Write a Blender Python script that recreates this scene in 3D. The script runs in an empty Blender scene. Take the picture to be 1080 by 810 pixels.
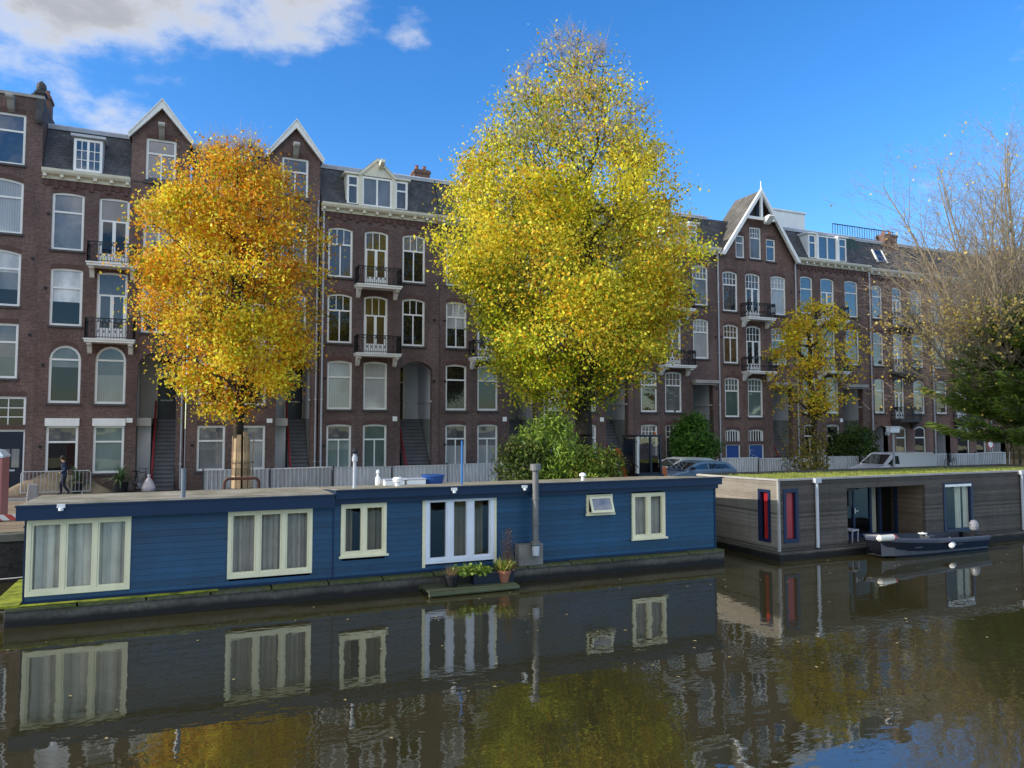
import bpy, bmesh, math, random
import numpy as np
from mathutils import Vector, Matrix
from mathutils.geometry import delaunay_2d_cdt
C = bpy.context.scene.collection
PI = math.pi
rad = math.radians
random.seed(7)
GZ = 1.25          # street level above the water (z = 0)
FY = 40.5          # plane of the house fronts

# ------------------------------------------------------------------ helpers
def tag(o, label=None, cat=None, group=None, kind=None):
    if label: o['label'] = label
    if cat: o['category'] = cat
    if group: o['group'] = group
    if kind: o['kind'] = kind
    return o

def thing(name, label, cat, loc=(0, 0, 0), rz=0.0, group=None):
    o = bpy.data.objects.new(name, None)
    o.empty_display_size = 0.3
    C.objects.link(o)
    o.location = loc
    o.rotation_euler = (0, 0, rz)
    return tag(o, label, cat, group)

def copy_tree(o, parent=None):
    c = o.copy()
    C.objects.link(c)
    c.parent = parent
    for ch in list(o.children):
        copy_tree(ch, c)
    return c

class MB:
    """collects faces and links them as ONE mesh object"""
    def __init__(s):
        s.v = []; s.f = []; s.m = []
    def face(s, pts, m=0):
        i = len(s.v)
        s.v.extend([tuple(p) for p in pts])
        s.f.append(tuple(range(i, i + len(pts)))); s.m.append(m)
        return s
    def box(s, x0, x1, y0, y1, z0, z1, m=0):
        i = len(s.v)
        s.v += [(x0,y0,z0),(x1,y0,z0),(x1,y1,z0),(x0,y1,z0),(x0,y0,z1),(x1,y0,z1),(x1,y1,z1),(x0,y1,z1)]
        for q in ((0,3,2,1),(4,5,6,7),(0,1,5,4),(1,2,6,5),(2,3,7,6),(3,0,4,7)):
            s.f.append(tuple(i+k for k in q)); s.m.append(m)
        return s
    def bar(s, p, q, w, h=None, m=0, up=(0, 0, 1)):
        h = h or w
        p = Vector(p); q = Vector(q); d = (q-p).normalized()
        u = Vector(up)
        if abs(d.dot(u)) > .99: u = Vector((1, 0, 0))
        a = d.cross(u).normalized()*w/2; b = a.cross(d).normalized()*h/2
        i = len(s.v)
        for e in (p, q):
            s.v += [tuple(e-a-b), tuple(e+a-b), tuple(e+a+b), tuple(e-a+b)]
        for g in ((0,3,2,1),(4,5,6,7),(0,1,5,4),(1,2,6,5),(2,3,7,6),(3,0,4,7)):
            s.f.append(tuple(i+k for k in g)); s.m.append(m)
        return s
    def tube(s, p, q, r0, r1=None, n=8, m=0, caps=True):
        r1 = r0 if r1 is None else r1
        p = Vector(p); q = Vector(q); d = (q-p)
        if d.length < 1e-6: return s
        d.normalize()
        u = Vector((0, 0, 1)) if abs(d.z) < .9 else Vector((1, 0, 0))
        a = d.cross(u).normalized(); b = a.cross(d)
        i = len(s.v)
        for e, r in ((p, r0), (q, r1)):
            for k in range(n):
                t = 2*PI*k/n
                s.v.append(tuple(e+(a*math.cos(t)+b*math.sin(t))*r))
        for k in range(n):
            k2 = (k+1) % n
            s.f.append((i+k, i+k2, i+n+k2, i+n+k)); s.m.append(m)
        if caps:
            s.f.append(tuple(i+k for k in reversed(range(n)))); s.m.append(m)
            s.f.append(tuple(i+n+k for k in range(n))); s.m.append(m)
        return s
    def path(s, pts, r, n=6, m=0):
        for a, b in zip(pts[:-1], pts[1:]): s.tube(a, b, r, r, n, m)
        return s
    def lathe(s, c, prof, n=14, m=0):
        """prof = [(r, z)] around a vertical axis through c"""
        i = len(s.v)
        for r, z in prof:
            for k in range(n):
                t = 2*PI*k/n
                s.v.append((c[0]+r*math.cos(t), c[1]+r*math.sin(t), c[2]+z))
        for j in range(len(prof)-1):
            for k in range(n):
                k2 = (k+1) % n
                s.f.append((i+j*n+k, i+j*n+k2, i+(j+1)*n+k2, i+(j+1)*n+k)); s.m.append(m)
        s.f.append(tuple(i+k for k in reversed(range(n)))); s.m.append(m)
        e = i+(len(prof)-1)*n
        s.f.append(tuple(e+k for k in range(n))); s.m.append(m)
        return s
    def prism(s, poly, y0, y1, m=0):
        """polygon in (x, z) extruded along y"""
        n = len(poly); i = len(s.v)
        s.v += [(x, y0, z) for x, z in poly] + [(x, y1, z) for x, z in poly]
        s.f.append(tuple(range(i, i+n))); s.m.append(m)
        s.f.append(tuple(reversed(range(i+n, i+2*n)))); s.m.append(m)
        for k in range(n):
            k2 = (k+1) % n
            s.f.append((i+k, i+n+k, i+n+k2, i+k2)); s.m.append(m)
        return s
    def xprism(s, poly, x0, x1, m=0):
        """polygon in (y, z) extruded along x"""
        n = len(poly); i = len(s.v)
        s.v += [(x0, y, z) for y, z in poly] + [(x1, y, z) for y, z in poly]
        s.f.append(tuple(range(i, i+n))); s.m.append(m)
        s.f.append(tuple(reversed(range(i+n, i+2*n)))); s.m.append(m)
        for k in range(n):
            k2 = (k+1) % n
            s.f.append((i+k, i+n+k, i+n+k2, i+k2)); s.m.append(m)
        return s
    def build(s, name, mats, parent=None, local=False, smooth=False, bevel=0.0):
        if not isinstance(mats, (list, tuple)): mats = [mats]
        me = bpy.data.meshes.new(name)
        v = s.v
        if parent is not None and not local:
            l = parent.matrix_basis.translation if parent.parent is None else parent.parent.matrix_basis.translation
            v = [(a-l[0], b-l[1], c-l[2]) for a, b, c in v]
        me.from_pydata(v, [], s.f)
        for m in mats: me.materials.append(m)
        me.polygons.foreach_set('material_index', s.m)
        if smooth: me.polygons.foreach_set('use_smooth', [True]*len(s.f))
        me.update()
        bm = bmesh.new(); bm.from_mesh(me)
        bmesh.ops.recalc_face_normals(bm, faces=bm.faces)
        bm.to_mesh(me); bm.free()
        o = bpy.data.objects.new(name, me)
        C.objects.link(o)
        if parent is not None: o.parent = parent
        if bevel:
            b = o.modifiers.new('bevel', 'BEVEL'); b.width = bevel; b.segments = 2; b.limit_method = 'ANGLE'
        return o

# ------------------------------------------------------------------ materials
def newmat(name):
    m = bpy.data.materials.new(name); m.use_nodes = True
    nt = m.node_tree
    return m, nt, nt.nodes['Principled BSDF'], nt.nodes['Material Output']
def N(nt, t, **k):
    n = nt.nodes.new(t)
    for a, b in k.items():
        if a in n.inputs: n.inputs[a].default_value = b
        else: setattr(n, a, b)
    return n
def L(nt, a, b): nt.links.new(a, b)
def c4(c): return (c[0], c[1], c[2], 1)
def ramp(nt, fac, stops):
    r = N(nt, 'ShaderNodeValToRGB')
    e = r.color_ramp.elements
    while len(e) < len(stops): e.new(.5)
    for x, (p, c) in zip(e, stops):
        x.position = p; x.color = c4(c) if not isinstance(c, (int, float)) else (c, c, c, 1)
    L(nt, fac, r.inputs['Fac'])
    return r.outputs['Color']
def mix(nt, fac, a, b, blend='MIX'):
    m = N(nt, 'ShaderNodeMix', data_type='RGBA', blend_type=blend)
    fi = m.inputs['Factor'] if m.inputs['Factor'].type == 'VALUE' else m.inputs[0]
    A = [i for i in m.inputs if i.identifier == 'A_Color'][0]; B = [i for i in m.inputs if i.identifier == 'B_Color'][0]
    for sock, v in ((fi, fac), (A, a), (B, b)):
        if hasattr(v, 'links') or isinstance(v, bpy.types.NodeSocket): L(nt, v, sock)
        elif isinstance(v, (int, float)): sock.default_value = v
        else: sock.default_value = c4(v)
    return [o for o in m.outputs if o.identifier == 'Result_Color'][0]
def objvec(nt): return N(nt, 'ShaderNodeTexCoord').outputs['Object']
def noise(nt, vec, scale, detail=4, rough=.55, stretch=None):
    if stretch:
        mp = N(nt, 'ShaderNodeMapping'); mp.inputs['Scale'].default_value = stretch
        L(nt, vec, mp.inputs['Vector']); vec = mp.outputs['Vector']
    n = N(nt, 'ShaderNodeTexNoise', Scale=scale, Detail=detail, Roughness=rough)
    L(nt, vec, n.inputs['Vector'])
    return n.outputs['Fac']
def bump(nt, bs, h, strength, dist=.02):
    b = N(nt, 'ShaderNodeBump', Strength=strength, Distance=dist)
    L(nt, h, b.inputs['Height']); L(nt, b.outputs['Normal'], bs.inputs['Normal'])

def paint(name, col, rough=.5, dirt=.25, scale=2.0, metallic=0.0, spec=.4):
    """painted or plain surface with weathering in the colour"""
    m, nt, b, o = newmat(name)
    v = objvec(nt)
    n1 = noise(nt, v, scale, 6, .6, (1, 1, .5)); n2 = noise(nt, v, scale*14, 3)
    lo = tuple(x*(1-dirt) for x in col); hi = tuple(min(1, x*(1+dirt*.35)) for x in col)
    c = ramp(nt, n1, [(.3, lo), (.7, hi)])
    c = mix(nt, .25, c, ramp(nt, n2, [(.3, lo), (.7, hi)]))
    L(nt, c, b.inputs['Base Color'])
    b.inputs['Roughness'].default_value = rough; b.inputs['Metallic'].default_value = metallic
    b.inputs['Specular IOR Level'].default_value = spec
    return m

def brick(name, a, bcol, mortar, w=.22, h=.066, msize=.006):
    m, nt, b, o = newmat(name)
    v = objvec(nt)
    sp = N(nt, 'ShaderNodeSeparateXYZ'); L(nt, v, sp.inputs[0])
    ad = N(nt, 'ShaderNodeMath', operation='ADD'); L(nt, sp.outputs['X'], ad.inputs[0]); L(nt, sp.outputs['Y'], ad.inputs[1])
    cb = N(nt, 'ShaderNodeCombineXYZ'); L(nt, ad.outputs[0], cb.inputs['X']); L(nt, sp.outputs['Z'], cb.inputs['Y'])
    t = N(nt, 'ShaderNodeTexBrick', Scale=1.0)
    t.inputs['Brick Width'].default_value = w; t.inputs['Row Height'].default_value = h
    t.inputs['Mortar Size'].default_value = msize; t.inputs['Mortar Smooth'].default_value = .3
    t.inputs['Color1'].default_value = c4(a); t.inputs['Color2'].default_value = c4(bcol); t.inputs['Mortar'].default_value = c4(mortar)
    t.inputs['Bias'].default_value = 0.0
    L(nt, cb.outputs[0], t.inputs['Vector'])
    big = noise(nt, v, .35, 5, .6); streak = noise(nt, v, 1.3, 5, .6, (1, 1, .18)); fine = noise(nt, v, 9, 3)
    c = mix(nt, 1.0, t.outputs['Color'], ramp(nt, big, [(.25, .60), (.75, 1.12)]), 'MULTIPLY')
    c = mix(nt, 1.0, c, ramp(nt, streak, [(.28, .70), (.62, 1.1)]), 'MULTIPLY')
    c = mix(nt, 1.0, c, ramp(nt, fine, [(.3, .70), (.7, 1.16)]), 'MULTIPLY')
    L(nt, c, b.inputs['Base Color'])
    b.inputs['Roughness'].default_value = .85; b.inputs['Specular IOR Level'].default_value = .25
    bump(nt, b, t.outputs['Fac'], -.5, .01)
    return m

def boards(name, col, spacing, vary=.25, rough=.5, line=.35, grain=(.6, 8, 8), spec=.4):
    """horizontal boarding: each course has its own tone and a fine grain"""
    m, nt, b, o = newmat(name)
    v = objvec(nt)
    sp = N(nt, 'ShaderNodeSeparateXYZ'); L(nt, v, sp.inputs[0])
    dv = N(nt, 'ShaderNodeMath', operation='DIVIDE'); L(nt, sp.outputs['Z'], dv.inputs[0]); dv.inputs[1].default_value = spacing
    fl = N(nt, 'ShaderNodeMath', operation='FLOOR'); L(nt, dv.outputs[0], fl.inputs[0])
    wn = N(nt, 'ShaderNodeTexWhiteNoise', noise_dimensions='1D'); L(nt, fl.outputs[0], wn.inputs['W'])
    fr = N(nt, 'ShaderNodeMath', operation='FRACT'); L(nt, dv.outputs[0], fr.inputs[0])
    gr = noise(nt, v, 3, 5, .65, grain)
    c = ramp(nt, wn.outputs['Value'], [(0, tuple(x*(1-vary) for x in col)), (1, tuple(min(1, x*(1+vary)) for x in col))])
    c = mix(nt, 1.0, c, ramp(nt, gr, [(.25, 1-vary), (.75, 1+vary*.8)]), 'MULTIPLY')
    jx = N(nt, 'ShaderNodeMath', operation='MULTIPLY_ADD'); L(nt, sp.outputs['X'], jx.inputs[0]); jx.inputs[1].default_value = .26; L(nt, wn.outputs['Value'], jx.inputs[2])
    jf = N(nt, 'ShaderNodeMath', operation='FRACT'); L(nt, jx.outputs[0], jf.inputs[0])
    c = mix(nt, 1.0, c, ramp(nt, jf.outputs[0], [(0, .55), (.005, .6), (.007, 1.0)]), 'MULTIPLY')
    st = noise(nt, v, 2.2, 6, .65, (2.5, 2.5, .22))
    c = mix(nt, .6, c, ramp(nt, st, [(.3, .80), (.55, 1.0), (.75, 1.14)]), 'MULTIPLY')
    big = noise(nt, v, .6, 5)
    c = mix(nt, 1.0, c, ramp(nt, big, [(.3, .82), (.7, 1.12)]), 'MULTIPLY')
    c = mix(nt, 1.0, c, ramp(nt, fr.outputs[0], [(0, 1-line), (.10, 1.0), (.80, 1.0), (.90, 1+line*.8), (1, 1+line*.8)]), 'MULTIPLY')  # lighter line: sky light on each board's top edge, painted into the colour
    L(nt, c, b.inputs['Base Color'])
    b.inputs['Roughness'].default_value = rough; b.inputs['Specular IOR Level'].default_value = spec
    return m

def glazed(name, base, ior=1.9, curtain=0.0, fold=9.0):
    """far window pane: what is behind it (dark room or curtain) under a reflecting skin"""
    m, nt, b, o = newmat(name)
    v = objvec(nt)
    oi = N(nt, 'ShaderNodeObjectInfo')
    n1 = noise(nt, v, .9, 4, .6, (1.2, 1.2, .5))
    if curtain:
        w = N(nt, 'ShaderNodeTexWave', Scale=fold, Distortion=1.6, Detail=2); w.bands_direction = 'X'
        L(nt, v, w.inputs['Vector'])
        c = ramp(nt, w.outputs['Fac'], [(0, tuple(x*.78 for x in base)), (1, base)])  # shade in the curtain folds, painted as darker bands on the flat pane
        c = mix(nt, 1.0, c, ramp(nt, n1, [(.3, .7), (.7, 1.05)]), 'MULTIPLY')
    else:
        c = ramp(nt, n1, [(.35, tuple(x*.6 for x in base)), (.7, tuple(min(1, x*1.25) for x in base))])
    c = mix(nt, 1.0, c, ramp(nt, oi.outputs['Random'], [(0, .55), (1, 1.25)]), 'MULTIPLY')
    L(nt, c, b.inputs['Base Color'])
    b.inputs['Roughness'].default_value = .35
    b.inputs['Specular IOR Level'].default_value = 0
    b.inputs['Coat Weight'].default_value = 1; b.inputs['Coat Roughness'].default_value = .015
    b.inputs['Coat IOR'].default_value = ior
    # old panes are never quite flat: each pane bends the reflection its own way
    n2 = noise(nt, v, .55, 2); ad = N(nt, 'ShaderNodeMath', operation='ADD')
    L(nt, n2, ad.inputs[0]); L(nt, oi.outputs['Random'], ad.inputs[1])
    bp = N(nt, 'ShaderNodeBump', Strength=.14, Distance=.05); L(nt, ad.outputs[0], bp.inputs['Height'])
    L(nt, bp.outputs['Normal'], b.inputs['Coat Normal'])
    return m

def clear_glass(name, tint=(.9, .95, .95), ior=1.6, rough=.0):
    m, nt, b, o = newmat(name)
    nt.nodes.remove(b)
    tr = N(nt, 'ShaderNodeBsdfTransparent'); tr.inputs['Color'].default_value = c4(tint)
    gl = N(nt, 'ShaderNodeBsdfGlossy'); gl.inputs['Roughness'].default_value = rough
    # Schlick reflectance, the same from both sides of the sheet
    geo = N(nt, 'ShaderNodeNewGeometry')
    dt = N(nt, 'ShaderNodeVectorMath', operation='DOT_PRODUCT'); L(nt, geo.outputs['Normal'], dt.inputs[0]); L(nt, geo.outputs['Incoming'], dt.inputs[1])
    ab = N(nt, 'ShaderNodeMath', operation='ABSOLUTE'); L(nt, dt.outputs['Value'], ab.inputs[0])
    iv = N(nt, 'ShaderNodeMath', operation='SUBTRACT'); iv.inputs[0].default_value = 1; L(nt, ab.outputs[0], iv.inputs[1])
    pw = N(nt, 'ShaderNodeMath', operation='POWER'); L(nt, iv.outputs[0], pw.inputs[0]); pw.inputs[1].default_value = 5
    f0 = ((ior-1)/(ior+1))**2*2
    fr = N(nt, 'ShaderNodeMath', operation='MULTIPLY_ADD'); L(nt, pw.outputs[0], fr.inputs[0]); fr.inputs[1].default_value = 1-f0; fr.inputs[2].default_value = f0
    n = noise(nt, objvec(nt), .8, 2)
    bp = N(nt, 'ShaderNodeBump', Strength=.25, Distance=.03); L(nt, n, bp.inputs['Height'])
    L(nt, bp.outputs['Normal'], gl.inputs['Normal'])
    mx = N(nt, 'ShaderNodeMixShader'); L(nt, fr.outputs[0], mx.inputs[0]); L(nt, tr.outputs[0], mx.inputs[1]); L(nt, gl.outputs[0], mx.inputs[2])
    L(nt, mx.outputs[0], o.inputs['Surface'])
    return m

def fabric(name, col, fold=14.0, trans=.4):
    m, nt, b, o = newmat(name)
    v = objvec(nt)
    w = N(nt, 'ShaderNodeTexWave', Scale=fold, Distortion=2.2, Detail=3); w.bands_direction = 'X'
    L(nt, v, w.inputs['Vector'])
    c = ramp(nt, w.outputs['Fac'], [(0, tuple(x*.7 for x in col)), (1, col)])  # fold shading put into the cloth colour as darker bands
    n1 = noise(nt, v, 1.5, 4)
    c = mix(nt, 1.0, c, ramp(nt, n1, [(.3, .8), (.7, 1.08)]), 'MULTIPLY')
    L(nt, c, b.inputs['Base Color']); b.inputs['Roughness'].default_value = .9
    b.inputs['Specular IOR Level'].default_value = .1
    return m

def leafmat(name, trans=.35, rough=.5):
    m, nt, b, o = newmat(name)
    a = N(nt, 'ShaderNodeAttribute', attribute_name='Col')
    L(nt, a.outputs['Color'], b.inputs['Base Color'])
    b.inputs['Roughness'].default_value = rough; b.inputs['Specular IOR Level'].default_value = .3
    t = N(nt, 'ShaderNodeBsdfTranslucent'); L(nt, a.outputs['Color'], t.inputs['Color'])
    mx = N(nt, 'ShaderNodeMixShader'); mx.inputs[0].default_value = trans
    L(nt, b.outputs[0], mx.inputs[1]); L(nt, t.outputs[0], mx.inputs[2]); L(nt, mx.outputs[0], o.inputs['Surface'])
    return m

def ground_mat(name, stops, scale=1.0, rough=.9):
    m, nt, b, o = newmat(name)
    v = objvec(nt)
    n1 = noise(nt, v, scale, 8, .65); n2 = noise(nt, v, scale*25, 4, .7)
    c = ramp(nt, n1, stops)
    c = mix(nt, 1.0, c, ramp(nt, n2, [(.25, .65), (.75, 1.25)]), 'MULTIPLY')
    L(nt, c, b.inputs['Base Color']); b.inputs['Roughness'].default_value = rough
    b.inputs['Specular IOR Level'].default_value = .2
    bump(nt, b, n2, .5, .03)
    return m

def hull_mat(name):
    """concrete pontoon: moss along the top edge, black algae towards the water"""
    m, nt, b, o = newmat(name)
    v = objvec(nt)
    sp = N(nt, 'ShaderNodeSeparateXYZ'); L(nt, v, sp.inputs[0])
    n1 = noise(nt, v, 1.6, 6, .65, (1, 1, .6)); n2 = noise(nt, v, 9, 5, .7); n3 = noise(nt, v, .7, 4)
    c = ramp(nt, n2, [(.25, (.045, .042, .034)), (.75, (.16, .145, .115))])
    c = mix(nt, 1.0, c, ramp(nt, n3, [(.35, .55), (.65, 1.15)]), 'MULTIPLY')
    def band(z0, z1, amp, n):
        mr = N(nt, 'ShaderNodeMapRange'); mr.inputs['From Min'].default_value = z0; mr.inputs['From Max'].default_value = z1
        ad = N(nt, 'ShaderNodeMath', operation='MULTIPLY_ADD'); L(nt, n, ad.inputs[0]); ad.inputs[1].default_value = amp; L(nt, sp.outputs['Z'], ad.inputs[2])
        L(nt, ad.outputs[0], mr.inputs['Value']); return mr.outputs[0]
    c = mix(nt, band(.46, .56, .30, n1), c, ramp(nt, n2, [(.3, (.025, .035, .008)), (.7, (.10, .115, .022))]))
    c = mix(nt, band(.34, .22, .22, n1), c, (.010, .009, .008))
    L(nt, c, b.inputs['Base Color']); b.inputs['Roughness'].default_value = .8
    bump(nt, b, n2, .4, .02)
    return m

def slate(name, a, bb):
    return brick(name, a, bb, tuple(x*.4 for x in a), .3, .16, .008)

BRICK = [brick('brick_brown_%d' % i, a, b, mo) for i, (a, b, mo) in enumerate([
    ((.152, .090, .077), (.212, .128, .110), (.24, .20, .185)),
    ((.132, .083, .074), (.186, .118, .105), (.23, .195, .185)),
    ((.160, .092, .076), (.226, .132, .107), (.25, .21, .19)),
    ((.195, .108, .085), (.268, .152, .116), (.27, .22, .20))])]
SLATE = slate('slate_dark', (.085, .088, .095), (.125, .128, .135))
SLATE_L = slate('slate_pale', (.15, .135, .115), (.21, .19, .16))
WHITE = paint('paint_white', (.90, .89, .85), .42, .14)
CREAM = paint('paint_cream', (.76, .72, .58), .5, .2)
STONE = paint('stone_grey', (.42, .40, .37), .8, .35)
DSTONE = paint('stone_dark', (.085, .08, .08), .8, .3)
BLACK = paint('iron_black', (.012, .012, .015), .4, .3)
DWOOD = paint('door_dark', (.020, .012, .010), .3, .3)
NAVY = paint('door_navy', (.010, .014, .035), .3, .2)
BLUEDOOR = paint('door_blue', (.015, .07, .30), .35, .15)
REDRAIL = paint('rail_red', (.24, .015, .02), .4, .2)
PLASTER = paint('plaster_grey', (.60, .61, .63), .8, .18, 1.0)
TILE = brick('tile_grey', (.30, .32, .30), (.36, .37, .35), (.2, .2, .2), .15, .15, .006)
STEP = paint('step_stone', (.15, .155, .17), .7, .3)
ZINC = paint('zinc', (.52, .55, .60), .5, .2)
GUTTER = paint('pipe_white', (.50, .52, .56), .45, .2)
ROOFFLAT = ground_mat('roof_felt', [(.3, (.06, .06, .06)), (.7, (.10, .10, .095))], .5)
GREENROOF = paint('roof_green', (.025, .06, .035), .6, .35)
TERRACOTTA = paint('terracotta', (.33, .13, .07), .8, .25)
CHIM = brick('brick_chimney', (.20, .10, .07), (.28, .15, .10), (.25, .2, .17))
G_DARK = glazed('pane_dark', (.012, .012, .012), 1.6)
G_SKY = glazed('pane_reflecting', (.02, .024, .03), 2.2)
G_CURT = glazed('pane_white_curtain', (.48, .49, .48), 1.7, 1, 3.2)
G_BLIND = glazed('pane_white_blind', (.60, .61, .60), 1.7)
G_GREY = glazed('pane_grey_blind', (.17, .173, .175), 1.75)
G_NET = glazed('pane_green_net', (.20, .27, .25), 1.8, 1, 4)
G_WARM = glazed('pane_warm_room', (.085, .055, .025), 1.9)
B_HALF = [(.42, G_DARK), (1, G_BLIND)]; B_THIRD = [(.66, G_GREY), (1, G_BLIND)]; B_LOW = [(.64, G_DARK), (1, G_GREY)]; B_TOP = [(.66, G_SKY), (1, G_BLIND)]; B_CUR = [(.5, G_CURT), (1, G_GREY)]
SOLDIER = paint('brick_arch', (.125, .068, .06), .85, .35, 6)

# ------------------------------------------------------------------ house building blocks
def outline(x0, x1, z0, z1, rise=0.0, n=8):
    """opening outline, counter-clockwise, arched top when rise > 0"""
    p = [(x0, z0), (x1, z0)]
    if rise <= 0: return p + [(x1, z1), (x0, z1)]
    h = (x1-x0)/2; r = (h*h+rise*rise)/(2*rise); cx = (x0+x1)/2; cz = z1-r
    a = math.asin(min(1, h/r))
    if rise > h*.98: a = PI/2
    for k in range(n+1):
        t = a-2*a*k/n
        p.append((cx+r*math.sin(t), cz+r*math.cos(t)))
    return p

def inset(x0, x1, z0, z1, rise, d, n=8):
    r2 = max(0, rise-d*.4) if rise > 0 else 0
    if rise > (x1-x0)/2*.98: r2 = (x1-x0)/2-d
    return outline(x0+d, x1-d, z0+d, z1-d, r2, n)

def inside(p, poly):
    x, z = p; c = False; j = len(poly)-1
    for i in range(len(poly)):
        xi, zi = poly[i]; xj, zj = poly[j]
        if (zi > z) != (zj > z) and x < (xj-xi)*(z-zi)/(zj-zi)+xi: c = not c
        j = i
    return c

def pierced(mb, outer, holes, y, depth, m=0, mrev=0):
    """flat wall at y with real openings and reveals of the given depth"""
    vs = []; es = []
    for loop in [outer]+[h for h, d in holes]:
        i = len(vs); vs += [Vector(p) for p in loop]
        es += [(i+k, i+(k+1) % len(loop)) for k in range(len(loop))]
    ov, oe, of, _, _, _ = delaunay_2d_cdt(vs, es, [], 0, 1e-5)
    b = len(mb.v); mb.v += [(p.x, y, p.y) for p in ov]
    for f in of:
        c = (sum(ov[k].x for k in f)/3, sum(ov[k].y for k in f)/3)
        if inside(c, outer) and not any(inside(c, h) for h, d in holes):
            mb.f.append(tuple(b+k for k in f)); mb.m.append(m)
    for h, d in holes:
        d = depth if d is None else d
        for k in range(len(h)):
            p, q = h[k], h[(k+1) % len(h)]
            mb.face([(p[0], y, p[1]), (q[0], y, q[1]), (q[0], y+d, q[1]), (p[0], y+d, p[1])], mrev)

def ring(mb, a, b, y0, y1, m=0):
    """frame between outline a (outer) and b (inner), front at y0, running back to y1"""
    n = len(a)
    for k in range(n):
        k2 = (k+1) % n
        mb.face([(a[k][0], y0, a[k][1]), (a[k2][0], y0, a[k2][1]), (b[k2][0], y0, b[k2][1]), (b[k][0], y0, b[k][1])], m)
        mb.face([(b[k][0], y0, b[k][1]), (b[k2][0], y0, b[k2][1]), (b[k2][0], y1, b[k2][1]), (b[k][0], y1, b[k][1])], m)
        mb.face([(a[k][0], y0, a[k][1]), (a[k2][0], y0, a[k2][1]), (a[k2][0], y1, a[k2][1]), (a[k][0], y1, a[k][1])], m)

def clip_z(poly, za, zb):
    for lim, sg in ((za, 1), (zb, -1)):
        out = []
        for i in range(len(poly)):
            p, q = poly[i], poly[(i+1) % len(poly)]
            ip, iq = (p[1]-lim)*sg >= 0, (q[1]-lim)*sg >= 0
            if ip: out.append(p)
            if ip != iq:
                t = (lim-p[1])/(q[1]-p[1]); out.append((p[0]+(q[0]-p[0])*t, lim))
        poly = out
        if not poly: break
    return poly

def window(par, x0, x1, z0, z1, rise=0.0, style='T', glass=None, y=FY, rec=.08, fw=.108, mat=None, sill=True, name='window', shutter=False):
    """sash window: frame part with pane and sill as its sub-parts"""
    mat = mat or WHITE
    glass = glass or G_DARK
    yf = y+rec; yp = yf+.055
    mb = MB()
    a = outline(x0, x1, z0, z1, rise); b = inset(x0, x1, z0, z1, rise, fw)
    ring(mb, a, b, yf, yp+.03)
    w = x1-x0; h = z1-z0; bw = .065
    zt = z0+h*(.66 if style[0] != 'B' else .5)
    if rise > w*.4: zt = z1-rise-.02
    xi0, xi1 = x0+fw, x1-fw
    top_at = lambda x: z1-.02 if rise <= 0 else z1-rise*min(1, abs((x-(x0+x1)/2)/(w/2)))**2-.03
    if style in ('T', 'TM', 'T3', 'G', 'GM', 'D', 'DG', 'DT3'):
        mb.box(xi0, xi1, yf+.005, yp+.02, zt-.042, zt+.042)
    if style in ('TM', 'T3', 'GM'):
        mb.box((x0+x1)/2-bw/2, (x0+x1)/2+bw/2, yf+.01, yp+.02, z0+fw, zt-.035)
    if style in ('T3', 'DT3'):
        for k in (1, 2):
            x = xi0+(xi1-xi0)*k/3; mb.box(x-.018, x+.018, yf+.012, yp+.02, zt+.035, top_at(x)-fw*.6)
    if style in ('G', 'GM', 'DG'):
        for k in (1, 2, 3):
            x = xi0+(xi1-xi0)*k/4; mb.box(x-.016, x+.016, yf+.012, yp+.02, zt+.035, top_at(x)-fw*.6)
        zz = (zt+z1-fw)/2; mb.box(xi0, xi1, yf+.014, yp+.018, zz-.015, zz+.015)
    if style in ('D', 'DG', 'DT3'):
        cx = (x0+x1)/2; zp = z0+(zt-z0)*.27
        mb.box(cx-.075, cx+.075, yf+.004, yp+.02, z0+.03, zt-.035)
        for s0, s1 in ((xi0, xi0+.06), (xi1-.06, xi1)): mb.box(s0, s1, yf+.008, yp+.02, z0+fw, zt-.035)
        mb.box(xi0, xi1, yf+.012, yp+.02, z0+.03, zp)
    if style == 'P12':
        cx = (x0+x1)/2; mb.box(cx-.05, cx+.05, yf+.004, yp+.02, z0+fw, z1-fw)
        for l0, l1 in ((xi0, cx-.05), (cx+.05, xi1)):
            x = (l0+l1)/2; mb.box(x-.016, x+.016, yf+.012, yp+.02, z0+fw, z1-fw)
            for k in (1, 2):
                z = z0+fw+(h-2*fw)*k/3; mb.box(l0, l1, yf+.014, yp+.018, z-.016, z+.016)
    if style == 'V2':
        cx = (x0+x1)/2; mb.box(cx-.05, cx+.05, yf+.004, yp+.02, z0+fw, z1-fw)
    if style == 'GRID9':
        for k in (1, 2):
            x = xi0+(xi1-xi0)*k/3; mb.box(x-.02, x+.02, yf+.012, yp+.02, z0+fw, z1-fw)
            z = z0+fw+(h-2*fw)*k/3; mb.box(xi0, xi1, yf+.014, yp+.018, z-.02, z+.02)
    if shutter:
        mb.box(x0-.04, x1+.04, y-.11, yf-.002, z1-.02, z1+.34)
    o = mb.build(name, mat, par)
    parts = glass if isinstance(glass, (list, tuple)) else [(1, glass)]
    za = z0
    for fr_, gm in parts:          # one pane, or a blind drawn part of the way down
        zb = z0+h*fr_ if fr_ < 1 else z1+1
        poly = clip_z([(p[0], p[1]) for p in b], za, zb)
        if len(poly) > 2:
            pm = MB(); pm.face([(p[0], yp, p[1]) for p in poly]); pm.build('pane', gm, o)
        za = zb
    if sill:
        MB().box(x0-.07, x1+.07, y-.09, y+.10, z0-.10, z0-.002).build('sill', DSTONE, o)
    return o

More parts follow.
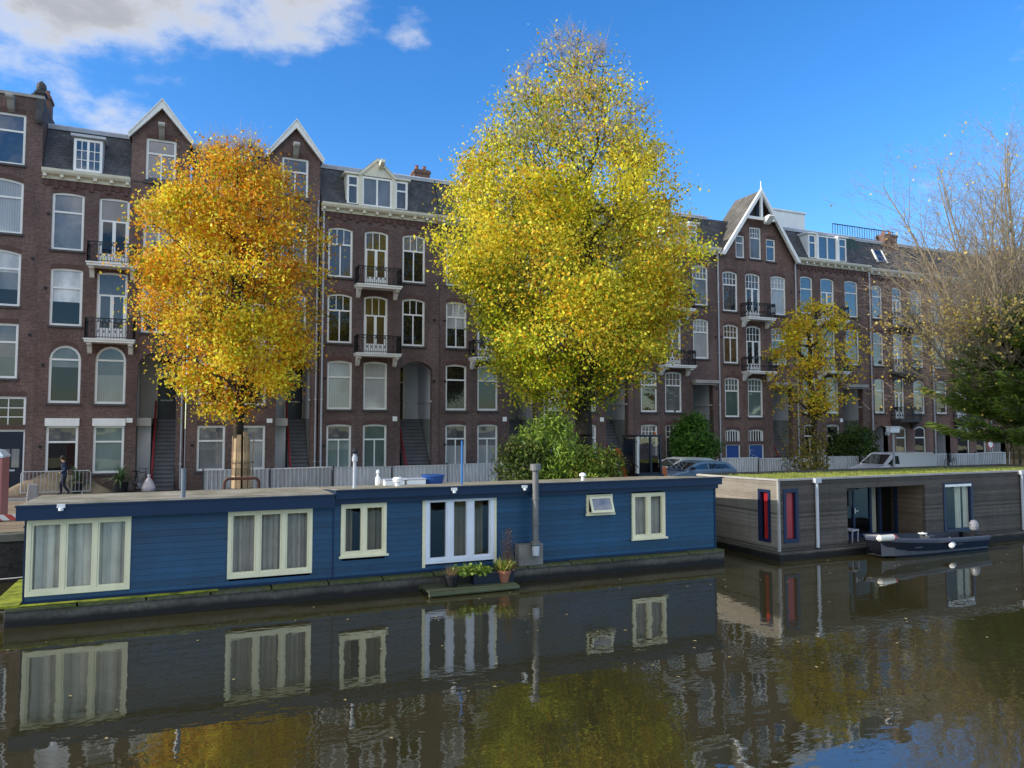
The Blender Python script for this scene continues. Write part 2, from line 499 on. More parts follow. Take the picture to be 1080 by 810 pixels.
def balcony(par, x0, x1, z, y=FY, white_slab=True, h=.98):
    d = .78
    sl = MB().box(x0, x1, y-d, y-.002, z-.16, z).box(x0-.04, x1+.04, y-d-.05, y-.003, z-.05, z+.015)
    b = sl.build('balcony', WHITE if white_slab else DSTONE, par)
    for x in (x0+.18, x1-.18):
        br = MB()
        br.xprism([(y-.003, z-.16), (y-d*.8, z-.16), (y-d*.8, z-.27), (y-d*.45, z-.34), (y-.12, z-.62), (y-.003, z-.66)], x-.10, x+.10)
        br.build('bracket', WHITE if white_slab else DSTONE, b)
    r = MB()
    P = [(x0+.03, y-.01), (x0+.03, y-d+.04), (x1-.03, y-d+.04), (x1-.03, y-.01)]
    for (ax, ay), (bx, by) in zip(P[:-1], P[1:]):
        for zz, t in ((z+h, .045), (z+h-.16, .025), (z+.10, .03)):
            r.bar((ax, ay, zz), (bx, by, zz), t)
        n = max(2, int(math.hypot(bx-ax, by-ay)/.115))
        for k in range(n+1):
            t = k/n; r.bar((ax+(bx-ax)*t, ay+(by-ay)*t, z+.015), (ax+(bx-ax)*t, ay+(by-ay)*t, z+h), .02 if 0 < k < n else .04)
        for k in range(n):
            if k % 2: continue
            t = (k+.5)/n; px, py = ax+(bx-ax)*t, ay+(by-ay)*t
            r.bar((px, py, z+h-.16), (px, py, z+h-.04), .05)
            r.bar((px, py, z+.3), (px, py, z+.42), .045)
    r.build('railing', BLACK, b)
    return b

def cornice(par, x0, x1, z, y=FY, mat=None, brackets=True, proj=.42):
    mb = MB()
    mb.xprism([(y-.004, z-.30), (y-.10, z-.30), (y-.12, z-.16), (y-proj+.08, z-.10), (y-proj, z), (y-proj-.03, z+.12), (y+.1, z+.12), (y+.1, z)], x0, x1)
    if brackets:
        n = max(2, round((x1-x0)/.72))
        for k in range(n+1):
            x = x0+.12+(x1-x0-.24)*k/n
            mb.box(x-.07, x+.07, y-proj+.1, y-.005, z-.24, z-.03)
    o = mb.build('cornice', mat or CREAM, par)
    dn = MB()
    n = max(2, round((x1-x0)/.36))
    for k in range(n):
        x = x0+(x1-x0)*(k+.5)/n
        dn.box(x-.10, x+.10, y-.07, y-.003, z-.72 if k % 2 else z-.60, z-.305)
    dn.box(x0, x1, y-.035, y-.004, z-.56, z-.31)
    dn.build('brick_dentils', SOLDIER, o)
    return o

def porch(par, x0, x1, ztop, rise, stair=(0, 1), door=(0.05, .5), flat=False, rail=True):
    """recessed stair entrance: lined recess, stone stair with handrail, front door at the landing"""
    zl = 4.75; D = 2.9; y0 = FY
    e = .03
    mb = MB()
    for x in (x0-.001, x1+.001):
        mb.face([(x, y0+.02, zl), (x, y0+D, zl), (x, y0+D, ztop+.1), (x, y0+.02, ztop+.1)], 0)
        mb.face([(x, y0+.02, GZ), (x, y0+D, GZ), (x, y0+D, zl), (x, y0+.02, zl)], 1)
    mb.box(x1-.05, x1-.003, y0+.1, y0+D, zl+.95, zl+1.05, 0)
    mb.face([(x0, y0+D, GZ), (x1, y0+D, GZ), (x1, y0+D, ztop+.1), (x0, y0+D, ztop+.1)], 0)
    mb.face([(x0, y0+.42, ztop+.06), (x1, y0+.42, ztop+.06), (x1, y0+D, ztop+.06), (x0, y0+D, ztop+.06)], 0)
    mb.build('porch_recess', [PLASTER, TILE], par)
    sx0 = x0+(x1-x0)*stair[0]; sx1 = x0+(x1-x0)*stair[1]
    st = MB(); n = 18; run = .145; rise_ = (zl-GZ)/n
    ys = y0-.35
    for k in range(n):
        st.box(sx0+.02, sx1-.02, ys+k*run, ys+(k+1)*run+.02 if k < n-1 else y0+D-.02, GZ-.02 if k == 0 else GZ+(k-1)*rise_, GZ+(k+1)*rise_-.045)
        st.box(sx0+.015, sx1-.015, ys+k*run-.025, ys+(k+1)*run+.01 if k < n-1 else y0+D-.03, GZ+(k+1)*rise_-.045, GZ+(k+1)*rise_, 1)
    if stair[0] > 0:
        st.box(x0+.02, sx0, y0+.9, y0+D-.02, zl-.25, zl)
    so = st.build('staircase', [STEP, DSTONE], par)
    if rail:
        hr = MB(); xr = sx0+.10
        p = (xr, ys+.1, GZ+.95); q = (xr, ys+n*run, zl+.9)
        hr.tube(p, q, .05, .05, 8)
        for k in range(0, n+1, 2):
            t = k/n
            hr.tube((xr, p[1]+(q[1]-p[1])*t, GZ+(zl-GZ)*t+.02), (xr, p[1]+(q[1]-p[1])*t, p[2]+(q[2]-p[2])*t), .018 if k else .05, None, 6)
        hr.bar((xr, ys+.1, GZ+.12), (xr, ys+n*run, zl+.1), .03, .16)
        hr.build('handrail', REDRAIL, so)
    dx0 = x0+(x1-x0)*door[0]; dx1 = x0+(x1-x0)*door[1]
    dm = MB(); yd = y0+D-.12
    dm.box(dx0, dx1, yd, yd+.1, zl, zl+2.15)
    for (px0, px1, pz0, pz1) in ((.12, .88, .12, .85), (.12, .88, 1.0, 2.0)):
        w = dx1-dx0
        dm.box(dx0+w*px0, dx0+w*px1, yd-.02, yd, zl+pz0, zl+pz1)
    do = dm.build('front_door', DWOOD, par)
    MB().box(dx0-.09, dx0, yd-.02, yd+.1, zl, ztop-.1).box(dx1, dx1+.09, yd-.02, yd+.1, zl, ztop-.1).box(dx0, dx1, yd-.02, yd+.1, zl+2.15, zl+2.25).build('door_frame', CREAM, do)
    MB().box(dx0+.15, dx1-.15, yd-.035, yd-.021, zl+.92, zl+.99).build('letterbox', ZINC, do)
    MB().box(dx0+.02, dx1-.02, yd+.03, yd+.05, zl+2.25, ztop-.12).build('pane', G_DARK, do)
    if flat:
        MB().box(x0-.12, x1+.15, FY-.45, FY-.003, ztop, ztop+.2).box(x0-.05, x1+.08, FY-.3, FY-.004, ztop-.12, ztop).build('porch_canopy', STONE, par)

def pipe(par, x, z0=GZ, z1=16.1, r=.05):
    mb = MB(); y = FY-.10
    mb.tube((x, y, z0), (x, y, z1), r, r, 10)
    for z in (z0+1.2, z0+4.5, z0+8, z0+11.5): mb.box(x-.075, x+.075, y-.03, FY-.003, z, z+.05)
    mb.tube((x, y, z1), (x, FY-.32, z1+.25), r, r, 8)
    mb.build('downpipe', GUTTER, par)

def anchors(par, pts):
    for x, z in pts:
        mb = MB(); mb.tube((x, FY-.04, z), (x, FY-.004, z), .075, .075, 10)
        mb.build('wall_anchor', BLACK, par)

def chimney(par, x0, x1, y0, y1, z0, z1):
    mb = MB().box(x0, x1, y0, y1, z0, z1).box(x0-.05, x1+.05, y0-.05, y1+.05, z1-.22, z1-.08)
    o = mb.build('chimney', CHIM, par)
    for k in range(2): MB().lathe((x0+(x1-x0)*(k+.5)/2, (y0+y1)/2, z1), [(.13, 0), (.10, .3), (.13, .32)], 10).build('chimney_pot', TERRACOTTA, o)
    return o

def mansard(par, x0, x1, z0=16.42, z1=19.05, setb=1.25, mat=None, depth=9.5, trim=True):
    mb = MB()
    ya, yb, yc = FY-.02, FY+setb, FY+depth
    mb.face([(x0, ya, z0), (x1, ya, z0), (x1, yb, z1), (x0, yb, z1)], 0)
    mb.face([(x0, yb, z1), (x1, yb, z1), (x1, yc-1, z1+.05), (x0, yc-1, z1+.05)], 1)
    mb.face([(x0, yc-1, z1+.05), (x1, yc-1, z1+.05), (x1, yc, z0), (x0, yc, z0)], 0)
    for x in (x0, x1):
        mb.face([(x, ya, z0), (x, yb, z1), (x, yc-1, z1+.05), (x, yc, z0)], 0)
    o = mb.build('roof', [mat or SLATE, ROOFFLAT], par)
    if trim:
        MB().xprism([(yb-.14, z1-.16), (yb-.20, z1+.02), (yb-.12, z1+.09), (yb+.2, z1+.09), (yb+.2, z1+.06), (yb+.0, z1-.02)], x0, x1).build('roof_trim', ZINC, o)
    return o

def corbel(par, x, z):
    mb = MB()
    mb.xprism([(FY-.004, z), (FY-.55, z-.02), (FY-.60, z-.16), (FY-.42, z-.34), (FY-.20, z-.62), (FY-.004, z-.72)], x-.13, x+.13)
    mb.tube((x-.15, FY-.48, z-.14), (x+.15, FY-.48, z-.14), .13, .13, 10)
    mb.build('hoist_beam', STONE, par)

def house_walls(par, x0, x1, top, holes, mat, depth=9.5, zt=16.4):
    """brick shell: front sheet with openings, party walls and back"""
    mb = MB()
    outer = [(x0, GZ-.1), (x1, GZ-.1)] + top
    pierced(mb, outer, holes, FY, .16)
    for x in (x0+.004, x1-.004):
        mb.face([(x, FY, GZ-.1), (x, FY+depth, GZ-.1), (x, FY+depth, zt), (x, FY, zt)])
    mb.face([(x0, FY+depth, GZ-.1), (x1, FY+depth, GZ-.1), (x1, FY+depth, zt), (x0, FY+depth, zt)])
    # soldier-course arches over the openings, a few millimetres proud
    for h, d in holes:
        if d is not None and d > .3: continue
        xs = [p[0] for p in h]; zs = [p[1] for p in h]
        up = [p for p in h[2:]]
        for p, q in zip(up[:-1], up[1:]):
            mb.face([(p[0], FY-.006, p[1]), (q[0], FY-.006, q[1]), (q[0], FY-.006, q[1]+.22), (p[0], FY-.006, p[1]+.22)], 1)
    o = mb.build('wall', [mat, SOLDIER], par)
    return o

def house(label, x0, x1, mat, wins, porches=(), balcs=(), top=None, name='row_house', group='brick row houses along the quay'):
    h = thing(name, label, 'house', (x0, FY, GZ), 0, group)
    holes = []
    for w in wins: holes.append((outline(w[0], w[1], w[2], w[3], w[4]), None))
    for p in porches: holes.append((outline(p['x'][0], p['x'][1], GZ-.05, p['z'], p.get('rise', 0), 10), .42))
    house_walls(h, x0, x1, top or [(x1, 16.4), (x0, 16.4)], holes, mat)
    for w in wins:
        kw = w[7] if len(w) > 7 else {}
        window(h, w[0], w[1], w[2], w[3], w[4], w[5], w[6], **kw)
    for p in porches: porch(h, p['x'][0], p['x'][1], p['z'], p.get('rise', 0), p.get('stair', (0, 1)), p.get('door', (.05, .5)), p.get('flat', False), p.get('rail', True))
    for b in balcs: balcony(h, *b)
    return h

def gable_bay(h, x0, x1, ze, xp, zp, depth=4.0, over=.14, mat=None, barge=None):
    """projecting gable roof over a bay of the front: slopes, cheeks and white bargeboards"""
    rf = MB()
    rf.face([(x0-over, FY-.25, ze-.12), (xp, FY-.25, zp+.10), (xp, FY+depth, zp+.10), (x0-over, FY+depth, ze-.12)])
    rf.face([(x1+over, FY-.25, ze-.12), (xp, FY-.25, zp+.10), (xp, FY+depth, zp+.10), (x1+over, FY+depth, ze-.12)])
    rf.face([(x0+.01, FY+.02, ze-.02), (x0+.01, FY+depth, ze-.02), (x0+.01, FY+depth, 16.3), (x0+.01, FY+.02, 16.3)], 1)
    rf.face([(x1-.01, FY+.02, ze-.02), (x1-.01, FY+depth, ze-.02), (x1-.01, FY+depth, 16.3), (x1-.01, FY+.02, 16.3)], 1)
    o = rf.build('gable_roof', [mat or SLATE, BRICK[1]], h)
    bb = MB()
    for xe in (x0-over, x1+over):
        s = 1 if xe < xp else -1
        dx, dz = xp-xe, (zp+.14)-(ze-.08); l = math.hypot(dx, dz); nx, nz = -dz/l*s, dx/l*s
        t = .26
        p = [(xe, ze-.08), (xp, zp+.14), (xp, zp+.14-t*l/abs(dx)), (xe-nx*t*.0+0, ze-.08-t*1.0)]
        bb.prism(p, FY-.30, FY-.13)
        bb.prism([(xe-.03*s, ze-.10), (xp, zp+.20), (xp, zp+.13), (xe, ze-.16)], FY-.36, FY-.301)
    bb.build('bargeboard', barge or WHITE, o)
    return o

# ------------------------------------------------------------------ the row of houses
R4 = (12.45, 15.2); R3 = (8.85, 11.55); R2 = (5.25, 7.95); R1 = (2.0, 4.5)

# house at the left edge: wide windows, flat brick parapet
def house_left():
    x0, x1 = -15.6, -6.71
    wins = []
    rows = [(16.56, 19.0, 0, 'T', G_SKY), (13.3, 15.9, .18, 'T', G_CURT), (9.9, 12.55, .18, 'T', [(.3, G_DARK), (.6, G_GREY), (1, G_BLIND)]), (6.55, 9.1, 0, 'T', [(.66, G_WARM), (1, G_GREY)])]
    for i, (z0, z1, r, s, g) in enumerate(rows):
        for xa, xb in ((-9.75, -7.40), (-12.6, -10.3), (-15.2, -12.9)):
            wins.append((xa, xb, z0, z1, r, s, G_NET if (i, xa) == (2, -12.6) else g))
    wins += [(-12.6, -10.3, 2.1, 4.6, 0, 'T', G_CURT), (-9.0, -7.0, 4.25, 5.72, 0, 'GRID9', G_DARK, dict(sill=False))]
    h = thing('row_house', 'tall brick house at the left edge with wide windows and a carved parapet', 'house', (x0, FY, GZ), 0, 'brick row houses along the quay')
    holes = [(outline(w[0], w[1], w[2], w[3], w[4]), None) for w in wins] + [(outline(-8.15, -7.0, GZ-.05, 4.2), .25)]
    house_walls(h, x0, x1, [(x1, 19.85), (x0, 19.85)], holes, BRICK[0], 9.5, 19.85)
    for w in wins: window(h, *w[:7], **(w[7] if len(w) > 7 else {}))
    MB().face([(x0, FY+.1, 19.6), (x1, FY+.1, 19.6), (x1, FY+9.5, 19.6), (x0, FY+9.5, 19.6)]).build('roof', ROOFFLAT, h)
    cp = MB().box(x0, x1+.02, FY-.08, FY+.3, 19.853, 19.99)
    cp.build('parapet_coping', STONE, h)
    fin = MB()
    fin.box(-7.03, -6.70, FY-.06, FY+.36, 19.2, 20.3)
    fin.box(-7.10, -6.63, FY-.12, FY+.42, 20.1, 20.2)
    fin.lathe((-6.865, FY+.15, 20.3), [(.17, 0), (.22, .12), (.2, .3), (.1, .42), (.02, .5)], 10)
    fin.lathe((-6.865, FY-.16, 18.6), [(.1, 0), (.19, .15), (.2, .4), (.14, .62)], 8)
    fin.build('parapet_finial', DSTONE, h)
    corbel(h, -8.0, 19.75)
    dm = MB(); dm.box(-8.05, -7.08, FY+.17, FY+.24, GZ, 4.1)
    for px in (-7.93, -7.55): dm.box(px, px+.36, FY+.145, FY+.17, 1.45, 2.2)
    d = dm.build('front_door', NAVY, h)
    pn = MB()
    for px in (-7.90, -7.52): pn.box(px, px+.30, FY+.15, FY+.168, 2.45, 3.3)
    pn.build('door_glass', G_CURT, d)
    MB().box(-7.75, -7.38, FY+.13, FY+.169, 2.28, 2.36).build('letterbox', ZINC, d)
    MB().box(-8.15, -8.052, FY+.12, FY+.25, GZ, 4.2).box(-7.078, -7.0, FY+.12, FY+.25, GZ, 4.2).box(-8.052, -7.078, FY+.12, FY+.25, 4.1, 4.2).build('door_frame', WHITE, d)
    chimney(h, -6.72-.75, -6.73, FY+1.6, FY+2.5, 19.62, 20.75)
    anchors(h, [(-6.95, 12.2), (-6.95, 8.6)])
house_left()

# two matching houses with a gabled stair bay on their right
def house_gabled(dx, label, glasses, arch, shutters, peak):
    x0, x1 = -6.71+dx, -0.31+dx-.0
    g = iter(glasses)
    X1 = (-6.24+dx, -4.90+dx); X2 = (-4.28+dx, -2.96+dx); X3 = (-2.34+dx, -0.95+dx)
    wins = [(X1[0], X1[1], 12.72, 15.5, .08, 'T', next(g)), (X2[0], X2[1], 12.13, 15.46, .06, 'D', next(g), dict(sill=False)),
            (X3[0], X3[1], 12.6, 15.2, 0, 'TM', next(g)),
            (X1[0]+.03, X1[1]+.03, 9.1, 11.85, .06, 'T', next(g)), (X2[0], X2[1], 8.50, 11.8, .06, 'D', next(g), dict(sill=False)),
            (X3[0], X3[1], 8.95, 11.3, 0, 'TM', next(g)),
            (X1[0]+.08, X1[1]+.06, 5.44, 8.18, .66 if arch else .08, 'T', next(g)), (X2[0]+.03, X2[1]+.03, 5.42, 8.2, .66 if arch else .08, 'T', next(g)),
            (X1[0]+.06, X1[1]+.04, 2.1, 4.38, 0, 'T', next(g), dict(shutter=shutters)), (X2[0]+.04, X2[1]+.04, 2.1, 4.38, 0, 'T', next(g), dict(shutter=shutters)),
            (-2.31+dx, -0.94+dx, 16.5, 18.72, 0, 'TM', next(g))]
    ze = 18.85
    xl, xr, xp = -2.95+dx, x1, (-2.95+dx+x1)/2
    top = [(x1, ze), (xp, peak), (xl, ze), (xl, 16.4), (x0, 16.4)]
    h = house(label, x0, x1, BRICK[0], wins, [dict(x=(-2.42+dx, -0.66+dx), z=7.98, rise=.62, stair=(.38, 1), door=(.46, .97))],
              [(-4.66+dx, -2.56+dx, 12.12), (-4.66+dx, -2.56+dx, 8.47)], top)
    cornice(h, x0+.05, xl-.003, 16.36)
    mansard(h, x0+.02, x1-.02)
    gable_bay(h, xl, xr, ze, xp, peak)
    corbel(h, xp, 19.42)
    # dormer
    dmr = MB(); a, b = -5.46+dx, -4.18+dx
    yd = FY+.10
    for x in (a, b): dmr.face([(x, yd, 16.5), (x, yd, 18.3), (x, FY+1.2, 18.45), (x, FY+.25, 16.5)])
    dmr.face([(a, yd+.01, 16.5), (b, yd+.01, 16.5), (b, yd+.01, 18.3), (a, yd+.01, 18.3)])
    dmr.box(a-.1, b+.1, yd-.22, FY+1.2, 18.28, 18.40)
    d = dmr.build('dormer', ZINC, h)
    window(h, a+.04, b-.04, 16.62, 18.2, 0, 'P12', G_SKY, y=yd-.12, rec=.02, sill=False, name='dormer_window')
    pipe(h, x1-.10, GZ, 16.2, .035)
    anchors(h, [(x0+.32, 14.4), (x0+.32, 10.85), (x0+.32, 7.2), (x0+.32, 3.4)])
    # stair-side door below the landing
    MB().box(-2.40+dx, -1.80+dx, FY+.9, FY+.96, GZ, 4.35).build('basement_door', PLASTER, h)
    MB().box(-2.46+dx, -1.78+dx, FY+.3, FY+.88, 4.36, 4.76).build('landing_beam', STONE, h)
    sg = MB().box(-2.86+dx, -2.58+dx, FY-.03, FY-.003, 4.52, 4.74); sg.build('number_plate', WHITE, h)
    return h
house_gabled(0, 'brown gabled brick house with white shutter boxes over its ground-floor windows', [G_GREY, B_LOW, B_TOP, B_HALF, [(.66, G_WARM), (1, G_GREY)], B_HALF, [(.62, G_DARK), (1, G_GREY)], B_CUR, B_LOW, G_NET, G_SKY], True, True, 20.5)
house_gabled(6.5, 'brown brick gabled house behind the orange tree, white nets in its ground-floor windows', [B_HALF, G_DARK, G_GREY, B_LOW, G_SKY, [(.66, G_DARK), (1, G_SKY)], G_DARK, B_LOW, [(.66, G_CURT), (1, G_GREY)], [(.66, G_CURT), (1, G_GREY)], G_GREY], True, False, 20.55)

# house with a broad pedimented dormer, then the ones behind the big tree
def dormer_wide(h, a, b, z0, z1, ped=True, glass=G_GREY, zp=19.3):
    yd = FY+.16; w = b-a
    m1, m2 = a+w*.22, b-w*.24
    bx = MB()
    for x in (a, b): bx.face([(x, yd, z0), (x, yd, z1), (x, FY+1.25, z1+.2), (x, FY+.45, z0)])
    bx.face([(a, yd+.02, z0), (b, yd+.02, z0), (b, yd+.02, z1), (a, yd+.02, z1)])
    bx.box(a-.12, m1, yd-.16, FY+1.2, z1, z1+.10).box(m2, b+.12, yd-.16, FY+1.2, z1, z1+.10)
    bx.box(m1-.08, m1+.10, yd-.16, yd, z0, z1).box(m2-.10, m2+.08, yd-.16, yd, z0, z1)
    if ped:
        c = (m1+m2)/2
        bx.prism([(m1-.02, z1+.01), (m2+.02, z1+.01), (c, zp-.14)], yd-.12, yd+1.2)
        for xe, s in ((m1-.2, 1), (m2+.2, -1)):
            bx.prism([(xe, z1-.02), (c, zp), (c, zp-.17), (xe+.2*s, z1-.02)], yd-.22, yd-.124)
            bx.face([(xe, yd-.22, z1), (c, yd-.22, zp+.02), (c, yd+1.5, zp+.02), (xe, yd+1.5, z1)])
        bx.xprism([(yd-.12, zp-.35), (yd-.75, zp-.22), (yd-.80, zp-.42), (yd-.5, zp-.55), (yd-.12, zp-.6)], c+.05, c+.28)
    d = bx.build('dormer', CREAM if ped else WHITE, h)
    window(h, m1+.10, m2-.10, z0+.06, z1-.04, 0, 'V2', glass, y=yd-.10, rec=.0, sill=False, name='dormer_window')
    window(h, a+.05, m1-.08, z0+.06, z1-.06, 0, 'T', glass, y=yd-.08, rec=.0, sill=False, name='dormer_window')
    window(h, m2+.08, b-.05, z0+.06, z1-.06, 0, 'T', glass, y=yd-.08, rec=.0, sill=False, name='dormer_window')

def house_plain(x0, x1, label, g, xs, xg, px, style=('T3', 'DT3'), flat=False, low='T', dorm=None, mat=BRICK[1], pipe_x=None, rise=.12, balc=True, top=None, nocorn=False, chim=None, roofmat=None, z4=R4, ground=None):
    g = iter(g)
    S, D = style
    wins = []
    for (za, zb), bal in ((z4, 12.05), (R3, 8.3)):
        for k, (a, b) in enumerate(xs):
            if k == 1: wins.append((a, b, bal+.02, zb, rise, D, next(g), dict(sill=False)))
            else: wins.append((a, b, za, zb, rise, S, next(g)))
    for a, b in xg[:2]: wins.append((a, b, R2[0], R2[1]-.05, rise*.8, 'T' if low == 'T' else low, next(g)))
    for a, b in xg[:2]:
        z0 = R1[0]
        wins.append((a, b, z0, R1[1]-.05, rise*.6, 'TM' if low == 'T' else low, next(g)))
    if ground is not None: wins = wins[:-2]+ground
    p = dict(x=px, z=7.2 if flat else 8.0, rise=0 if flat else .45, flat=flat, door=(.03, .48), stair=(.12, .98))
    bl = []
    if balc:
        m0, m1 = xs[1]
        bl = [(m0-.52, m1+.58, 12.04), (m0-.52, m1+.58, 8.29)]
    h = house(label, x0, x1, mat, wins, [p], bl, top)
    if not nocorn: cornice(h, x0+.02, x1-.003, 16.30)
    mansard(h, x0+.02, x1-.02, 16.42, 18.9, 1.2, roofmat)
    if dorm: dormer_wide(h, *dorm)
    if pipe_x: pipe(h, pipe_x)
    if chim: chimney(h, *chim)
    anchors(h, [(x0+.32, 14.0), (x0+.32, 10.4), (x0+.34, 6.9), (x0+.34, 3.3), (x1-.3, 10.4), (x1-.3, 6.9)])
    MB().box(px[0]-.42, px[0]-.16, FY-.03, FY-.003, 4.62, 4.88).build('number_plate', WHITE, h)
    return h

house_plain(6.25, 12.98, 'brown brick house with a pedimented cream dormer and white curtains on its first floor',
            [[(.66, G_WARM), (1, G_GREY)], G_WARM, B_LOW, G_DARK, G_WARM, G_DARK, G_CURT, G_CURT, [(.66, G_NET), (1, G_GREY)], G_NET],
            [(6.66, 7.99), (8.64, 9.97), (10.79, 12.12)], [(6.70, 8.03), (8.66, 9.98)], (10.72, 12.59),
            dorm=(7.6, 11.12, 16.5, 18.28, True, G_GREY, 19.35), pipe_x=6.40, chim=(12.0, 12.95, FY+1.9, FY+2.7, 18.8, 19.75))
house_plain(13.0, 19.45, 'brown brick house half hidden by the left side of the big yellow tree',
            [G_GREY, G_DARK, G_DARK, B_HALF, G_WARM, G_DARK, G_DARK, B_LOW, B_CUR, B_CUR],
            [(13.38, 14.66), (15.3, 16.6), (17.4, 18.7)], [(13.38, 14.66), (15.33, 16.62)], (17.34, 19.05),
            dorm=(14.2, 17.6, 16.5, 18.2, True, G_GREY, 19.2), mat=BRICK[1])
house_plain(19.47, 26.0, 'brown brick house directly behind the trunk of the big yellow tree',
            [G_DARK, G_DARK, G_GREY, G_SKY, G_DARK, G_DARK, G_CURT, G_CURT, G_CURT, G_CURT],
            [(19.9, 21.2), (21.9, 23.2), (24.0, 25.3)], [(19.9, 21.2), (21.98, 23.28)], (23.95, 25.6),
            dorm=(20.6, 24.0, 16.5, 18.2, True, G_GREY, 19.2), pipe_x=19.6, mat=BRICK[0], style=('G', 'DG'))
house_plain(26.02, 32.88, 'brown brick house just left of the steep pointed gable, shrub at its porch',
            [G_DARK, G_DARK, G_GREY, G_DARK, G_GREY, G_CURT, G_WARM, G_GREY, G_GREY, G_GREY],
            [(26.56, 27.8), (28.46, 29.76), (30.72, 32.02)], [(26.56, 27.82), (28.44, 29.76)], (30.65, 32.3),
            dorm=(28.2, 31.25, 16.35, 18.0, False, G_GREY), pipe_x=32.78, mat=BRICK[1], style=('G', 'DG'), flat=True, low='G',
            chim=(29.2, 30.1, FY+1.5, FY+2.3, 18.7, 19.9))

# house with the steep pointed gable and blue doors
def house_pointed():
    x0, x1 = 32.9, 39.76
    gx = [(33.25, 34.53), (35.2, 36.52), (37.47, 38.85)]
    wins = [(gx[0][0], gx[0][1], 12.2, 15.0, .14, 'G', G_SKY), (gx[1][0], gx[1][1], 11.8, 15.0, .14, 'DG', G_SKY, dict(sill=False)), (gx[2][0], gx[2][1], 12.2, 15.0, .14, 'G', G_CURT),
            (gx[0][0], gx[0][1], 8.62, 11.3, .14, 'GM', G_WARM), (gx[1][0], gx[1][1], 8.1, 11.3, .14, 'DG', G_DARK, dict(sill=False)), (gx[2][0], gx[2][1], 8.62, 11.3, .14, 'G', G_SKY),
            (33.3, 34.55, 4.95, 7.65, .1, 'G', G_NET), (35.27, 36.6, 4.95, 7.65, .1, 'G', G_NET),
            (34.42, 35.2, 15.98, 17.6, 0, 'T', G_GREY), (35.66, 36.69, 16.02, 18.3, 0, 'G', G_GREY), (37.12, 37.98, 15.98, 17.6, 0, 'T', G_SKY),
            (33.3, 34.55, 3.1, 4.1, .08, 'BARS', G_DARK, dict(sill=False)), (35.27, 36.6, 3.1, 4.1, .08, 'BARS', G_DARK, dict(sill=False))]
    xp = 36.38; zp = 20.75
    h = thing('row_house', 'brown brick house with steep pointed white-edged gable and two blue street doors', 'house', (x0, FY, GZ), 0, 'brick row houses along the quay')
    holes = [(outline(*w[:5]), None) for w in wins] + [(outline(33.3, 34.55, GZ-.05, 3.08), .16), (outline(35.27, 36.6, GZ-.05, 3.08), .16), (outline(37.45, 39.25, GZ-.05, 7.2), .42)]
    house_walls(h, x0, x1, [(x1, 16.1), (x1-.02, 16.1), (xp, zp-.15), (x0+.02, 16.1), (x0, 16.1)], holes, BRICK[2])
    for w in wins: window(h, *w[:7], **(w[7] if len(w) > 7 else {}))
    for a, b in ((33.3, 34.55), (35.27, 36.6)):
        dm = MB().box(a+.1, b-.1, FY+.10, FY+.16, GZ, 3.02)
        d = dm.build('front_door', BLUEDOOR, h)
        fr = MB().box(a, a+.098, FY+.07, FY+.16, GZ, 3.08).box(b-.098, b, FY+.07, FY+.16, GZ, 3.08).box(a+.1, b-.1, FY+.07, FY+.16, 3.022, 3.08)
        fr.build('door_frame', WHITE, d)
        tr = MB()
        for k in range(1, 6):
            x = a+(b-a)*k/6; tr.box(x-.03, x+.03, FY+.05, FY+.085, 3.15, 4.0)
        tr.build('transom_bars', WHITE, d)
        if a > 35:
            for (cx, cz, r) in ((35.6, 2.55, .16), (35.75, 2.2, .17), (36.05, 2.05, .15), (36.2, 1.75, .17), (35.8, 1.65, .13)):
                sg = MB()
                for k in range(10):
                    t0, t1 = 2*PI*k/14, 2*PI*(k+1)/14
                    sg.bar((cx+r*math.cos(t0), FY+.09, cz+r*math.sin(t0)), (cx+r*math.cos(t1), FY+.09, cz+r*math.sin(t1)), .035, .01)
                sg.build('letter', WHITE, d)
    porch(h, 37.45, 39.25, 7.2, 0, (.1, .98), (.03, .48), True)
    balcony(h, 34.75, 37.15, 11.80); balcony(h, 34.75, 37.2, 8.08)
    rf = MB()
    for xe in (x0-.05, x1+.05):
        rf.face([(xe, FY-.35, 16.05), (xp, FY-.35, zp+.10), (xp, FY+2.3, zp+.10), (xe, FY+2.3, 16.05)])
    rf.face([(x0-.05, FY+2.3, 16.05), (xp, FY+2.3, zp+.10), (x1+.05, FY+2.3, 16.05)])
    o = rf.build('roof', SLATE_L, h)
    bb = MB()
    for xe, s in ((x0-.10, 1), (x1+.10, -1)):
        bb.prism([(xe, 15.98), (xp, zp+.20), (xp, zp-.15), (xe+.30*s, 15.98)], FY-.52, FY-.30)
    bb.box(35.15, 37.6, FY-.45, FY-.31, 18.72, 18.92).box(xp-.09, xp+.09, FY-.46, FY-.30, 18.921, zp-.1)
    bb.tube((xp, FY-.4, zp), (xp, FY-.4, zp+.75), .06, .02, 8)
    bb.xprism([(FY-.46, 18.95), (FY-1.0, 19.0), (FY-1.05, 18.90), (FY-.6, 18.5), (FY-.46, 18.45)], xp+.15, xp+.62)
    bb.build('bargeboard', WHITE, o)
    pk = MB().face([(35.25, FY-.06, 18.93), (37.5, FY-.06, 18.93), (xp, FY-.06, zp-.2)]); pk.build('gable_panel', DWOOD, o)
    # flat roof behind with a white roof house
    MB().face([(x0+.02, FY+1.35, 18.9), (x1-.02, FY+1.35, 18.9), (x1-.02, FY+9.5, 18.9), (x0+.02, FY+9.5, 18.9)]).face([(x0+.02, FY+.4, 16.5), (x1-.02, FY+.4, 16.5), (x1-.02, FY+1.35, 18.9), (x0+.02, FY+1.35, 18.9)]).build('back_roof', [SLATE], h)
    pipe(h, x1-.08, GZ, 15.9)
    anchors(h, [(39.35, 13.9), (33.02, 10.4)])
